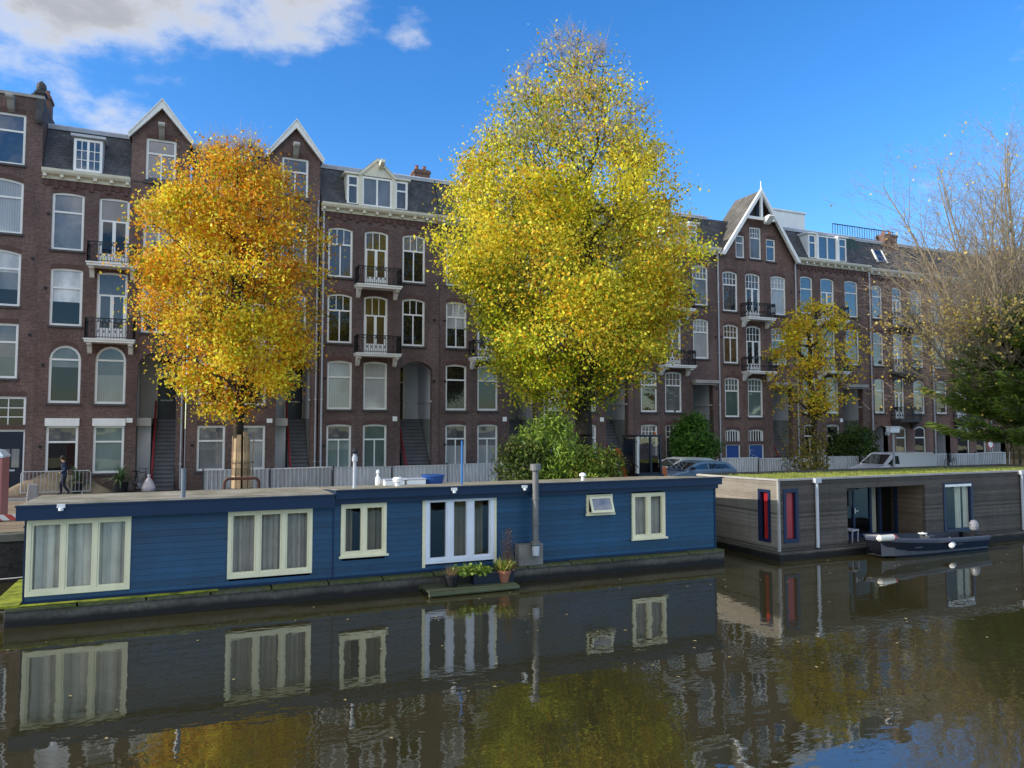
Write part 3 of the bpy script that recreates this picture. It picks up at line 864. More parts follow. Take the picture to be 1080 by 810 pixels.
house_pointed()

hh = house_plain(39.78, 46.9, 'brick house with a pale boxy dormer, roof terrace railing and green shrub at its doorway',
            [G_SKY, G_SKY, G_SKY, G_SKY, G_GREY, G_GREY, G_DARK, G_GREY, G_DARK, G_DARK],
            [(40.19, 41.4), (42.15, 43.5), (44.54, 45.9)], [(40.3, 41.5), (42.45, 43.7)], (44.17, 46.1),
            dorm=(41.1, 44.95, 16.5, 18.4, False, G_SKY), pipe_x=None, mat=BRICK[2], style=('T', 'D'), flat=True, low='T')
rt = MB()
for k in range(26): rt.bar((45.2+k*.26, FY+1.6, 19.0), (45.2+k*.26, FY+1.6, 19.95), .03)
rt.bar((45.2, FY+1.6, 19.95), (51.8, FY+1.6, 19.95), .06).bar((45.2, FY+1.6, 19.1), (51.8, FY+1.6, 19.1), .04)
rt.build('terrace_railing', BLACK, hh)
MB().box(40.6, 44.0, FY+3.2, FY+5.8, 18.95, 20.95).box(40.5, 44.1, FY+3.1, FY+5.9, 20.951, 21.07).box(40.7, 41.9, FY+3.16, FY+3.2, 19.2, 20.7).build('roof_hut', WHITE, hh)
gp = MB(); gp.face([(45.0, FY+.15, 16.6), (46.88, FY+.15, 16.6), (46.88, FY+1.05, 18.7), (45.0, FY+1.05, 18.7)]); gp.build('green_roof_slope', GREENROOF, hh)
gd = MB().xprism([(FY+.1, 16.5), (FY+1.1, 18.9), (FY+1.35, 18.9), (FY+.4, 16.5)], 44.96, 45.15); gd.build('roof_divider', STONE, hh)

def house_right(x0, label, xs, g, mat, gable=False, pipe_on=True, skylight=True):
    g = iter(g)
    x1 = x0+6.68
    wins = []
    for (za, zb) in ((12.5, 15.05), (8.9, 11.45), (5.3, 7.9)):
        for k, (a, b) in enumerate(xs):
            dr = k == 1
            wins.append((a+x0, b+x0, za-.42 if dr else za, zb, .28 if k == 2 else .10, 'D' if dr else 'T', next(g), dict(sill=not dr)))
    wins += [(xs[1][0]+x0, xs[1][1]+x0+.1, 1.75, 4.3, .2, 'T', next(g)), (xs[2][0]+x0, xs[2][1]+x0, 1.75, 4.3, .2, 'T', next(g))]
    a, b = xs[0][0]+x0-.05, xs[0][1]+x0+.2
    h = thing('row_house', label, 'house', (x0, FY, GZ), 0, 'brick row houses along the quay')
    holes = [(outline(*w[:5]), None) for w in wins]+[(outline(a, b, GZ-.05, 4.35, .3), .42)]
    top = [(x1, 16.3), (x0, 16.3)]
    if gable: top = [(x1, 16.3), (x1-.4, 16.3), (x1-.4, 18.0), (x1-1.7, 19.6), (x1-3.0, 18.0), (x1-3.0, 16.3), (x0, 16.3)]
    house_walls(h, x0, x1, top, holes, mat)
    for w in wins: window(h, *w[:7], **(w[7] if len(w) > 7 else {}))
    rc = MB()
    for x in (a, b): rc.face([(x, FY+.02, GZ), (x, FY+1.2, GZ), (x, FY+1.2, 4.4), (x, FY+.02, 4.4)])
    rc.face([(a, FY+1.2, GZ), (b, FY+1.2, GZ), (b, FY+1.2, 4.4), (a, FY+1.2, 4.4)])
    rc.face([(a, FY+.42, 4.36), (b, FY+.42, 4.36), (b, FY+1.2, 4.36), (a, FY+1.2, 4.36)])
    rc.build('porch_recess', PLASTER, h)
    d = MB().box(a+.05, a+.75, FY+1.05, FY+1.19, GZ, 3.4).build('front_door', DWOOD, h)
    MB().box(a+.1, a+.7, FY+1.1, FY+1.12, 3.4, 4.2).build('pane', G_DARK, d)
    for z in (11.98, 8.38, 4.78): 
        if z < 12: balcony(h, xs[1][0]+x0-.45, xs[1][1]+x0+.85, z+.0, white_slab=False)
    cornice(h, x0+.02, x1-.003 if not gable else x1-3.0, 16.15)
    mansard(h, x0+.02, x1-.02, 16.3, 18.8, 1.2)
    if gable:
        gable_bay(h, x1-3.0, x1-.4, 18.0, x1-1.7, 19.6)
        window(h, x1-2.2, x1-1.2, 16.3, 18.1, 0, 'T', G_SKY, y=FY-.1, rec=.0)
    elif skylight:
        sk = MB(); sk.face([(x0+1.5, FY+.25, 17.0), (x0+2.4, FY+.25, 17.0), (x0+2.4, FY+.75, 18.0), (x0+1.5, FY+.75, 18.0)])
        s = sk.build('skylight', G_SKY, h)
        fr = MB().xprism([(FY+.18, 16.95), (FY+.72, 18.05), (FY+.9, 18.05), (FY+.4, 16.95)], x0+1.4, x0+1.5).xprism([(FY+.18, 16.95), (FY+.72, 18.05), (FY+.9, 18.05), (FY+.4, 16.95)], x0+2.4, x0+2.5)
        fr.build('skylight_frame', WHITE, s)
    if pipe_on: pipe(h, x0+.06)
    if skylight: chimney(h, x0+3.0, x0+4.4, FY+.9, FY+1.7, 17.4, 19.5)
    anchors(h, [(x0+.5, 4.6), (x1-.3, 8.2)])
    return h
house_right(46.92, 'reddish brick house with a skylight in its slate roof, behind the silver van', [(.43, 1.5), (2.55, 3.6), (4.6, 5.85)],
            [G_SKY, G_SKY, G_SKY, G_WARM, G_CURT, G_GREY, G_WARM, G_DARK, G_GREY, G_WARM, G_DARK], BRICK[3])
house_right(53.62, 'reddish brick house behind bare branches, left of the small gable at far right', [(.45, 1.7), (2.75, 4.1), (5.0, 6.2)],
            [G_SKY, G_SKY, G_SKY, G_GREY, G_SKY, G_WARM, G_DARK, G_GREY, G_GREY, G_DARK, G_DARK], BRICK[3], skylight=False)
house_right(60.32, 'reddish brick house at far right with a small brick gable, behind the conifer', [(.45, 1.7), (2.75, 4.1), (5.0, 6.2)],
            [G_SKY, G_SKY, G_SKY, G_GREY, G_SKY, G_WARM, G_DARK, G_GREY, G_GREY, G_DARK, G_DARK], BRICK[3], gable=True)

# ------------------------------------------------------------------ the setting
def sheet(name, x0, x1, y0, y1, z, mat, kind='structure'):
    o = MB().face([(x0, y0, z), (x1, y0, z), (x1, y1, z), (x0, y1, z)]).build(name, mat)
    return tag(o, kind=kind)

def water_mat():
    m, nt, b, o = newmat('canal_water')
    v = objvec(nt)
    b.inputs['Base Color'].default_value = (.037, .032, .012, 1)
    b.inputs['Roughness'].default_value = .018; b.inputs['IOR'].default_value = 2.4
    big = noise(nt, v, .16, 3, .5); md = noise(nt, v, .9, 3, .55, (1, 1.6, 1)); sm = noise(nt, v, 4.5, 2, .5, (1, 1.5, 1))
    gust = noise(nt, v, .07, 3, .5)
    g = N(nt, 'ShaderNodeMapRange'); L(nt, gust, g.inputs['Value'])
    g.inputs['From Min'].default_value = .4; g.inputs['From Max'].default_value = .65; g.inputs['To Min'].default_value = .25; g.inputs['To Max'].default_value = 1.0
    s1 = N(nt, 'ShaderNodeMath', operation='MULTIPLY'); L(nt, sm, s1.inputs[0]); s1.inputs[1].default_value = .10
    s2 = N(nt, 'ShaderNodeMath', operation='MULTIPLY_ADD'); L(nt, md, s2.inputs[0]); s2.inputs[1].default_value = .55; L(nt, s1.outputs[0], s2.inputs[2])
    s3 = N(nt, 'ShaderNodeMath', operation='MULTIPLY'); L(nt, s2.outputs[0], s3.inputs[0]); L(nt, g.outputs[0], s3.inputs[1])
    s4 = N(nt, 'ShaderNodeMath', operation='MULTIPLY_ADD'); L(nt, big, s4.inputs[0]); s4.inputs[1].default_value = .6; L(nt, s3.outputs[0], s4.inputs[2])
    bump(nt, b, s4.outputs[0], .22, .09)
    return m
sheet('canal_water', -160, 400, -7, 25.6, 0.0, water_mat())
PAVE = brick('paving_clinker', (.10, .075, .065), (.16, .12, .10), (.09, .08, .07), .21, .07, .006)
m = MB()
ASPH = ground_mat('street_paving', [(.3, (.11, .095, .085)), (.7, (.17, .15, .135))], .4)
SAND = ground_mat('street_sand', [(.3, (.23, .17, .11)), (.7, (.36, .28, .19))], .8)
sheet('ground', -400, 600, 25.2, 700, GZ-.012, ASPH)
sheet('near_bank', -400, 600, -400, -6.5, GZ-.3, ASPH)
sheet('pavement', -40, 90, 36.9, FY+.4, GZ-.004, PAVE)
kb = MB().box(-40, 90, 36.72, 36.9, GZ-.2, GZ+.10); tag(kb.build('kerb', STONE), kind='structure')
QB = brick('quay_brick', (.030, .028, .026), (.060, .052, .045), (.05, .048, .044), .22, .07, .008)
qw = MB().box(-160, 400, 25.2, 25.7, -1, GZ-.14)
tag(qw.build('quay_wall', QB), 'dark wet brick quay wall behind the houseboats', 'quay wall')
cp = MB()
for k in range(60):
    x = -12+k*1.35; cp.box(x+.01, x+1.33, 25.12, 25.78, GZ-.138, GZ+.03+.012*((k*7) % 3))
tag(cp.build('quay_coping', ground_mat('mossy_stone', [(.35, (.05, .06, .02)), (.6, (.16, .15, .12))], 1.5)), kind='structure')

# ------------------------------------------------------------------ blue houseboat
def blue_boat():
    A = (-3.30, 19.37); rz = 0.0
    t = thing('houseboat', 'long blue boarded houseboat with cream windows moored in the foreground', 'houseboat', (A[0], A[1], 0), rz)
    BL = boards('boards_blue', (.003, .050, .115), .147, .20, .45, .55, (.5, 3, 3), .5)
    FB = paint('fascia_blue', (.006, .026, .072), .42, .2)
    CR = paint('frame_cream', (.84, .78, .52), .45, .15, 3)
    WB = paint('frame_blue_white', (.76, .79, .86), .4, .12, 3)
    hull = hull_mat('pontoon_concrete')
    hb = MB()
    hb.prism([(-.32, .34), (-.32, -.6), (19.1, -.6), (19.1, .34)], 0, 4.1)
    for k in range(14):
        hb.box(-.30+k*1.386, 1.05+k*1.386, -.05, 4.13, .341, .42+.006*((k*5) % 3))
    hb.build('pontoon', hull, t, True, bevel=.015)
    lm = ground_mat('lichen_yellow', [(.35, (.12, .14, .02)), (.6, (.42, .44, .04))], 2.5)
    MB().box(-.62, -.06, .02, 3.2, .42, .47).box(-.06, 4.0, -.03, .14, .436, .452).build('mossy_ledge', lm, t, True)
    wins = [(.02, 2.09, .60, 2.29), (4.20, 6.22, .65, 2.30), (6.94, 8.14, .98, 2.35), (9.21, 11.21, .64, 2.43), (14.19, 15.08, 1.74, 2.32), (15.77, 16.98, .90, 2.31)]
    yw = .25
    # lapped boards, cut around the windows
    sd = MB(); z = .441; k = 0
    while z < 2.6:
        z1 = z+.147
        segs = [(0.0, 18.90)]
        for (a, b, c, d) in wins:
            if c+.04 < z1 and d-.04 > z:
                ns = []
                for s0, s1 in segs:
                    if b-.04 <= s0 or a+.04 >= s1: ns.append((s0, s1)); continue
                    if a+.04 > s0: ns.append((s0, a+.04))
                    if b-.04 < s1: ns.append((b-.04, s1))
                segs = ns
        for s0, s1 in segs:
            if s1-s0 > .03: sd.xprism([(yw-.012, z), (yw-.030, z+.004), (yw-.008, z1), (yw+.02, z1), (yw+.02, z)], s0, s1)
        for xe, s, yb in () if z1 > 2.27 else ((-.0, -1, 2.85), (18.90, 1, 3.9), (6.83, -1, 3.9)):
            sd.box(min(xe, xe+.02*s), max(xe, xe+.02*s), yw+.02 if xe != 6.83 else 2.86, yb, z+.004, z1)
        if z1 < 2.27: sd.box(0, 6.80, 2.82, 2.85, z+.004, z1).box(6.84, 18.90, 3.87, 3.9, z+.004, z1)
        z = z1; k += 1
    sd.build('siding', BL, t, True)
    MB().box(-.03, .0, yw-.045, yw+.06, .46, 2.5).box(18.902, 18.95, yw-.045, yw+.06, .46, 2.5).box(6.73, 6.77, yw-.04, yw+.0, .46, 2.5).box(-.0, 18.90, yw-.03, yw+.02, .43, .498).build('corner_trim', FB, t, True)
    dark = paint('room_dark', (.05, .045, .04), .9, .3)
    rm = MB()
    rm.face([(0, 2.2, .45), (18.7, 2.2, .45), (18.7, 2.2, 2.6), (0, 2.2, 2.6)]).face([(0, .3, .47), (18.7, .3, .47), (18.7, 2.2, .47), (0, 2.2, .47)]).face([(0, .3, 2.58), (18.7, .3, 2.58), (18.7, 2.2, 2.58), (0, 2.2, 2.58)])
    for x in (3.2, 6.7, 8.8, 12.3, 15.4): rm.face([(x, .3, .47), (x, 2.2, .47), (x, 2.2, 2.58), (x, .3, 2.58)])
    rm.build('interior', dark, t, True)
    # roofs: deep blue fascias, gravel falling gently to the back
    GR = ground_mat('roof_gravel', [(.28, (.13, .13, .07)), (.5, (.32, .28, .20)), (.72, (.46, .41, .32))], 1.2)
    rl = MB().xprism([(-.04, 2.30), (-.04, 2.595), (2.95, 2.56), (2.95, 2.30)], -.16, 6.74).xprism([(-.07, 2.598), (-.07, 2.63), (2.98, 2.595), (2.98, 2.563)], -.18, 6.74)
    o = rl.build('roof', FB, t, True)
    MB().xprism([(-.03, 2.632), (-.03, 2.645), (2.94, 2.61), (2.94, 2.597)], -.14, 6.72).build('roof_gravel', GR, o, True)
    rr = MB().xprism([(-.04, 2.50), (-.04, 2.70), (4.05, 2.46), (4.05, 2.30)], 6.76, 19.02).xprism([(.06, 2.37), (.06, 2.498), (3.9, 2.30), (3.9, 2.2)], 6.76, 18.94).xprism([(-.09, 2.703), (-.09, 2.735), (4.08, 2.495), (4.08, 2.463)], 6.743, 19.07)
    o2 = rr.build('roof', FB, t, True)
    MB().xprism([(-.06, 2.737), (-.06, 2.75), (4.04, 2.51), (4.04, 2.497)], 6.78, 19.03).build('roof_gravel', GR, o2, True)
    for k, x in enumerate((.62, 9.85, 11.95)):
        MB().box(x, x+.16, -.12, -.045, 2.56 if x < 6 else 2.62, 2.64 if x < 6 else 2.70).tube((x+.08, -.10, 2.5 if x < 6 else 2.56), (x+.08, -.10, 2.56 if x < 6 else 2.62), .05, .05, 10).build('outdoor_light', WHITE, t, True)
    GL = clear_glass('boat_glass', (.92, .94, .93), 1.45)
    NET = fabric('net_curtain', (.74, .69, .57), 1.0); DRAPE = fabric('drape_taupe', (.46, .40, .32), 2.2); WARM = fabric('drape_warm', (.34, .27, .15), 12)
    def bwin(name, x0, x1, z0, z1, lights, mat, fw=.085, curtain=None, cy=.10, sillz=True, mw=.10, lower=0.0):
        f = MB(); y0, y1 = yw-.075, yw+.05
        f.box(x0, x1, y0, y1, z1-fw, z1).box(x0, x1, y0, y1, z0, z0+fw+.02)
        f.box(x0, x0+fw, y0, y1, z0+fw+.02, z1-fw).box(x1-fw, x1, y0, y1, z0+fw+.02, z1-fw)
        xi0, xi1 = x0+fw, x1-fw; n = lights
        for k in range(1, n):
            x = xi0+(xi1-xi0)*k/n; f.box(x-mw/2, x+mw/2, y0+.004, y1, z0+fw+.02, z1-fw)
        if sillz: f.box(x0-.05, x1+.05, y0-.06, y0-.002, z0-.02, z0+.035)
        o = f.build(name, mat, t, True, bevel=.006)
        for k in range(n):
            a = xi0+(xi1-xi0)*k/n+(mw/2 if k else 0); b = xi0+(xi1-xi0)*(k+1)/n-(mw/2 if k < n-1 else 0)
            s = MB(); e = .035
            s.box(a+.003, b-.003, y0+.02, y1-.01, z0+fw+.022, z0+fw+.022+e).box(a+.003, b-.003, y0+.02, y1-.01, z1-fw-e, z1-fw-.002)
            s.box(a+.003, a+e, y0+.02, y1-.01, z0+fw+.022+e, z1-fw-e).box(b-e, b-.003, y0+.02, y1-.01, z0+fw+.022+e, z1-fw-e)
            s.build('casement', mat, o, True)
            MB().face([(a, yw, z0+fw), (b, yw, z0+fw), (b, yw, z1-fw), (a, yw, z1-fw)]).build('pane', GL, o, True)
        if curtain:
            c = MB()
            nn = 60
            for (ca, cb, cm) in curtain:
                for k in range(nn):
                    u0 = ca+(cb-ca)*k/nn; u1 = ca+(cb-ca)*(k+1)/nn
                    d0 = .03*math.sin(u0*23)+.015*math.sin(u0*57); d1 = .03*math.sin(u1*23)+.015*math.sin(u1*57)
                    c.face([(u0, yw+cy+.06+d0, z0+.05), (u1, yw+cy+.06+d1, z0+.05), (u1, yw+cy+.06+d1, z1-.05), (u0, yw+cy+.06+d0, z1-.05)])
            c.build('curtain', curtain[0][2], o, True)
        return o
    bwin('window', *wins[0], 3, CR, .09, [(.08, 2.03, NET)], .05, False, .085)
    bwin('window', *wins[1], 3, CR, .09, [(4.26, 6.16, DRAPE)], .10, False)
    bwin('window', *wins[2], 2, CR, .085, [(7.0, 7.3, WARM), (7.7, 8.1, WARM)], .25)
    fr = bwin('french_window', *wins[3], 3, WB, .10, [(10.1, 11.1, WARM)], .5, False, .16)
    fr.data.materials[0] = WB
    MB().box(9.13, 9.208, yw-.06, yw+.02, .55, 2.45).box(11.212, 11.29, yw-.06, yw+.02, .55, 2.45).box(9.13, 11.29, yw-.06, yw+.02, 2.452, 2.51).build('surround', CR, fr, True)
    bwin('window', *wins[5], 2, CR, .085, [(15.85, 16.9, DRAPE)], .08)
    # small top-hung window standing ajar
    x0, x1, z0, z1 = wins[4]
    f = MB()
    f.box(x0, x1, yw-.07, yw+.05, z1-.07, z1).box(x0, x1, yw-.07, yw+.05, z0, z0+.07).box(x0, x0+.07, yw-.07, yw+.05, z0+.07, z1-.07).box(x1-.07, x1, yw-.07, yw+.05, z0+.07, z1-.07).box(x0-.05, x1+.05, yw-.14, yw-.072, z0-.03, z0+.03)
    o = f.build('window', CR, t, True)
    a = Vector((0, yw-.075, z1-.04)); b = Vector((0, yw-.26, z0+.08))
    s = MB()
    q = lambda x, tt, d=0: (x, a.y+(b.y-a.y)*tt-d*.9, a.z+(b.z-a.z)*tt-d*.3)
    for (u0, u1, t0, t1) in ((x0+.06, x1-.06, 0, .14), (x0+.06, x1-.06, .86, 1), (x0+.06, x0+.13, .14, .86), (x1-.13, x1-.06, .14, .86)):
        P = [q(u0, t0), q(u1, t0), q(u1, t1), q(u0, t1)]; Q = [q(u0, t0, .04), q(u1, t0, .04), q(u1, t1, .04), q(u0, t1, .04)]
        s.face(P).face(Q)
        for k in range(4): s.face([P[k], P[(k+1) % 4], Q[(k+1) % 4], Q[k]])
    s.build('casement', CR, o, True)
    MB().face([q(x0+.12, .12, .02), q(x1-.12, .12, .02), q(x1-.12, .88, .02), q(x0+.12, .88, .02)]).build('pane', glazed('pane_tilted', (.03, .04, .05), 2.6), o, True)
    # flue with its block
    fl = MB().box(11.86, 12.63, -.06, yw-.035, .425, 1.03); fo = fl.build('flue_block', ground_mat('flue_concrete', [(.3, (.16, .15, .135)), (.7, (.27, .26, .24))], 2), t, True, bevel=.02)
    GALV = paint('galvanised', (.20, .195, .19), .55, .3, 3, .3)
    fp = MB().tube((12.34, -.16, 1.05), (12.34, -.16, 3.15), .09, .09, 16).lathe((12.34, -.16, 3.1), [(.13, 0), (.155, .02), (.155, .19), (.13, .2)], 16).lathe((12.34, -.16, 1.03), [(.15, 0), (.15, .08), (.11, .1)], 16)
    for z in (1.6, 2.3): fp.tube((12.34, -.16, z), (12.34, -.16, z+.04), .115, .115, 16)
    fp.bar((12.34, -.06, 2.62), (12.34, .1, 2.62), .05)
    fp.build('flue_pipe', GALV, t, True, smooth=False)
    MB().lathe((12.34, -.17, .70), [(.04, 0), (.10, .03), (.11, .25), (.09, .3), (.05, .31)], 14).build('flue_trap', paint('grey_plastic', (.55, .57, .60), .5, .2), t, True)
    # vents and poles on the roof
    v = MB().lathe((7.42, .9, 2.68), [(.06, 0), (.06, .05), (.045, .06), (.045, .72), (.075, .74), (.075, .86), (.05, .88), (.05, .95)], 12); vo = v.build('vent_pipe', GUTTER, t, True)
    MB().lathe((7.42, .9, 3.63), [(.08, 0), (.09, .05), (.04, .14)], 10).build('vent_cowl', BLACK, vo, True)
    MB().lathe((8.8, 1.6, 2.65), [(.08, 0), (.08, .12), (.14, .13), (.15, .22), (.1, .26)], 12).build('vent_pipe', WHITE, t, True)
    MB().lathe((14.45, .9, 2.69), [(.05, 0), (.05, .13), (.11, .15), (.09, .22), (.02, .25)], 12).build('vent_pipe', WHITE, t, True)
    MB().tube((3.18, .35, 2.66), (3.18, .35, 3.33), .055, .055, 12).tube((3.18, .35, 3.33), (3.18, .35, 3.35), .06, .06, 12).build('mooring_post', paint('post_grey', (.16, .19, .22), .4, .3), t, True)
    MB().tube((10.5, .9, 2.68), (10.5, .9, 3.95), .028, .028, 8).build('flag_pole', paint('pole_blue', (.03, .16, .45), .4, .2), t, True)
    return t, rz, A
bb, BRZ, BA = blue_boat()
def on_blue(u, v, z): return (BA[0]+u*math.cos(BRZ)-v*math.sin(BRZ), BA[1]+u*math.sin(BRZ)+v*math.cos(BRZ), z)

# things lying on the blue roof
def roof_tub():
    p = on_blue(10.35, 3.2, 2.55)
    o = MB().lathe((0, 0, 0), [(.26, 0), (.30, .03), (.36, .24), (.39, .26), (.37, .29), (.33, .28)], 18).build('plastic_tub', paint('plastic_blue', (.02, .08, .28), .35, .1), None, True)
    o.location = p; tag(o, 'round blue plastic tub on the blue houseboat roof', 'tub')
roof_tub()
for k, (u, w) in enumerate(((8.7, .62), (9.38, .60))):
    t = thing('storage_box', ['white lidded storage box on the blue houseboat roof, left one of the two', 'white lidded storage box next to the blue tub on the roof'][k], 'box', on_blue(u+.35, 3.1, 2.555), BRZ, 'white boxes on the boat roof')
    MB().box(-w/2, w/2, -.22, .22, 0, .16).build('body', WHITE, t, True, bevel=.02)
    MB().box(-w/2-.02, w/2+.02, -.24, .24, .162, .20).build('lid', GUTTER, t, True, bevel=.02)
o = MB().lathe((0, 0, 0), [(.06, 0), (.08, .04), (.085, .16), (.07, .26), (.035, .30), (.035, .36), (.06, .40), (.05, .46), (.015, .49)], 12).build('garden_figure', WHITE, None, True)
o.location = on_blue(8.6, 3.2, 2.55); tag(o, 'small white bottle-shaped figure on the blue houseboat roof', 'figure')

# ------------------------------------------------------------------ grey houseboat
def grey_boat():
    A = (17.82, 18.90); rz = 0.0
    t = thing('houseboat', 'weathered grey timber houseboat with a grass roof and a recessed terrace', 'houseboat', (A[0], A[1], 0), rz)
    GW = boards('boards_weathered', (.098, .084, .072), .072, .34, .8, .6, (.7, 10, 10), .2)
    GWE = boards('boards_end_wall', (.25, .22, .18), .072, .18, .75, .45, (.7, .7, 10), .2)
    DB = paint('frame_dark_blue', (.012, .022, .065), .4, .2)
    Lg, D, zt, y0 = 17.5, 4.4, 2.56, .2
    hb = MB().box(-.18, Lg+.2, 0, D+.4, -.6, .17).box(-.22, Lg+.2, -.04, D+.45, .172, .24)
    hb.build('pontoon', hull_mat('pontoon_grey'), t, True, bevel=.015)
    holes = [(.22, .80, .55, 2.26), (3.05, 6.92, .26, 2.22), (7.9, 9.45, .45, 2.22), (12.5, 14.1, .45, 2.1)]
    ow = MB()
    pierced(ow, [(0, .26), (Lg, .26), (Lg, zt), (0, zt)], [([(a, c), (b, c), (b, d), (a, d)], .14) for a, b, c, d in holes], y0, .14)
    ow.face([(Lg, y0, .26), (Lg, D, .26), (Lg, D, zt), (Lg, y0, zt)]).face([(0, D, .26), (Lg, D, .26), (Lg, D, zt), (0, D, zt)])
    ow.build('timber_wall', GW, t, True)
    # end wall facing the blue boat, with its own red-curtained window slot
    ew = MB()
    vs = [(y0, .26), (D, .26), (D, zt), (y0, zt)]
    ya, yb, za, zb = y0+.36, y0+.92, .50, 2.24
    for (a, b, c, d) in ((y0, ya, .26, zt), (yb, D, .26, zt), (ya, yb, .26, za), (ya, yb, zb, zt)):
        ew.face([(-.002, a, c), (-.002, b, c), (-.002, b, d), (-.002, a, d)])
    ew.build('end_wall', GWE, t, True)
    MB().box(-.03, .045, y0-.03, y0+.045, .25, zt).build('corner_board', STONE, t, True)
    cp = MB().box(-.05, Lg+.05, y0-.05, y0+.12, zt+.002, zt+.06).xprism([(y0+.12, zt+.002), (y0+.12, zt+.06), (D+.05, zt-.02), (D+.05, zt-.08)], -.05, .12)
    cp.build('roof_edge', STONE, t, True)
    SOIL = ground_mat('sedum_roof', [(.3, (.16, .19, .035)), (.7, (.34, .36, .07))], 1.6)
    MB().xprism([(y0+.12, zt-.1), (y0+.12, zt+.045), (D-.12, zt-.10), (D-.12, zt-.25)], .12, Lg).build('roof', SOIL, t, True)
    gb = MB(); rnd = random.Random(3)
    for k in range(9000):
        x = rnd.uniform(.15, 13.2); y = rnd.uniform(y0+.13, D-.15); h = rnd.uniform(.02, .085)*(.6+.6*abs(math.sin(x*1.3)))
        a = rnd.uniform(0, PI); w = .012; lx, ly = rnd.gauss(0, .03), rnd.gauss(0, .03)
        zz = zt+.04-.145*(y-y0-.12)/(D-.24-y0); gb.face([(x-w*math.cos(a), y-w*math.sin(a), zz), (x+w*math.cos(a), y+w*math.sin(a), zz), (x+lx, y+ly, zz+h)])
    go = gb.build('roof_grass', ground_mat('grass_blades', [(.28, (.10, .14, .03)), (.5, (.27, .30, .06)), (.72, (.42, .40, .13))], .9), t, True)
    tag(go, kind='stuff')
    GL = clear_glass('grey_boat_glass', (.92, .94, .94), 1.4)
    RED = fabric('red_curtain', (.60, .035, .04), 30)
    PALE = fabric('pale_curtain', (.62, .60, .48), 16)
    dark = paint('room_dark_grey', (.035, .03, .028), .9, .3)
    rm = MB().face([(.1, 3.2, .3), (Lg-.1, 3.2, .3), (Lg-.1, 3.2, 2.5), (.1, 3.2, 2.5)]).face([(.1, y0+.2, .27), (Lg-.1, y0+.2, .27), (Lg-.1, 3.2, .27), (.1, 3.2, .27)]).face([(.1, y0+.2, 2.5), (Lg-.1, y0+.2, 2.5), (Lg-.1, 3.2, 2.5), (.1, 3.2, 2.5)])
    for x in (1.6, 7.6, 9.8): rm.face([(x, y0+.2, .3), (x, 3.2, .3), (x, 3.2, 2.5), (x, y0+.2, 2.5)])
    rm.build('interior', dark, t, True)
    def fr(x0, x1, z0, z1, curtains, y=y0, w=.09):
        f = MB().box(x0-.03, x1+.03, y-.03, y+.12, z1-w, z1+.03).box(x0-.03, x1+.03, y-.03, y+.12, z0-.03, z0+w).box(x0-.03, x0+w, y-.03, y+.12, z0+w, z1-w).box(x1-w, x1+.03, y-.03, y+.12, z0+w, z1-w)
        o = f.build('window', DB, t, True)
        MB().face([(x0, y+.06, z0), (x1, y+.06, z0), (x1, y+.06, z1), (x0, y+.06, z1)]).build('pane', GL, o, True)
        for a, b, m in curtains:
            c = MB(); nn = 24
            for k in range(nn):
                u0 = a+(b-a)*k/nn; u1 = a+(b-a)*(k+1)/nn
                c.face([(u0, y+.11+.03*math.sin(u0*40), z0), (u1, y+.11+.03*math.sin(u1*40), z0), (u1, y+.11+.03*math.sin(u1*40), z1), (u0, y+.11+.03*math.sin(u0*40), z1)])
            c.build('curtain', m, o, True)
        return o
    fr(.22, .80, .55, 2.26, [(.31, .73, RED)])
    o = fr(7.9, 9.45, .45, 2.22, [(8.62, 8.95, PALE), (9.05, 9.36, PALE)])
    MB().box(7.95, 9.4, y0-.036, y0-.032, 2.10, 2.19).build('blind_box', WHITE, o, True)
    fr(12.5, 14.1, .45, 2.1, [(12.8, 13.8, PALE)])
    # end-wall window
    f = MB().box(-.05, .08, ya-.0, ya+.09, za, zb).box(-.05, .08, yb-.09, yb, za, zb).box(-.05, .08, ya+.09, yb-.09, za, za+.09).box(-.05, .08, ya+.09, yb-.09, zb-.09, zb)
    o = f.build('window', DB, t, True)
    MB().face([(.02, ya, za), (.02, yb, za), (.02, yb, zb), (.02, ya, zb)]).build('pane', GL, o, True)
    c = MB(); nn = 16
    for k in range(nn):
        u0 = ya+.06+(yb-ya-.2)*k/nn; u1 = ya+.06+(yb-ya-.2)*(k+1)/nn
        c.face([(.075+.025*math.sin(u0*60), u0, za), (.075+.025*math.sin(u1*60), u1, za), (.075+.025*math.sin(u1*60), u1, zb), (.075+.025*math.sin(u0*60), u0, zb)])
    c.build('curtain', RED, o, True)
    # recessed terrace with glazed doors
    yt = 1.35
    tr = MB().face([(3.05, y0+.14, .265), (6.92, y0+.14, .265), (6.92, yt+.3, .265), (3.05, yt+.3, .265)]).face([(3.05, y0+.14, 2.22), (6.92, y0+.14, 2.22), (6.92, yt+.3, 2.22), (3.05, yt+.3, 2.22)])
    tr.face([(3.05, y0+.14, .265), (3.05, yt+.3, .265), (3.05, yt+.3, 2.22), (3.05, y0+.14, 2.22)]).face([(6.92, y0+.14, .265), (6.92, yt+.3, .265), (6.92, yt+.3, 2.22), (6.92, y0+.14, 2.22)])
    tr.build('terrace_lining', boards('boards_terrace', (.16, .115, .08), .09, .2, .7, .4, (8, .6, 8), .2), t, True)
    fd = MB()
    for x in (3.05, 3.75, 4.6, 5.45, 5.95, 6.80): fd.box(x, x+.10, yt, yt+.09, .27, 2.2)
    fd.box(3.1, 6.80, yt+.002, yt+.088, 2.08, 2.2).box(3.1, 6.80, yt+.002, yt+.088, .27, .40)
    o = fd.build('terrace_door', DB, t, True)
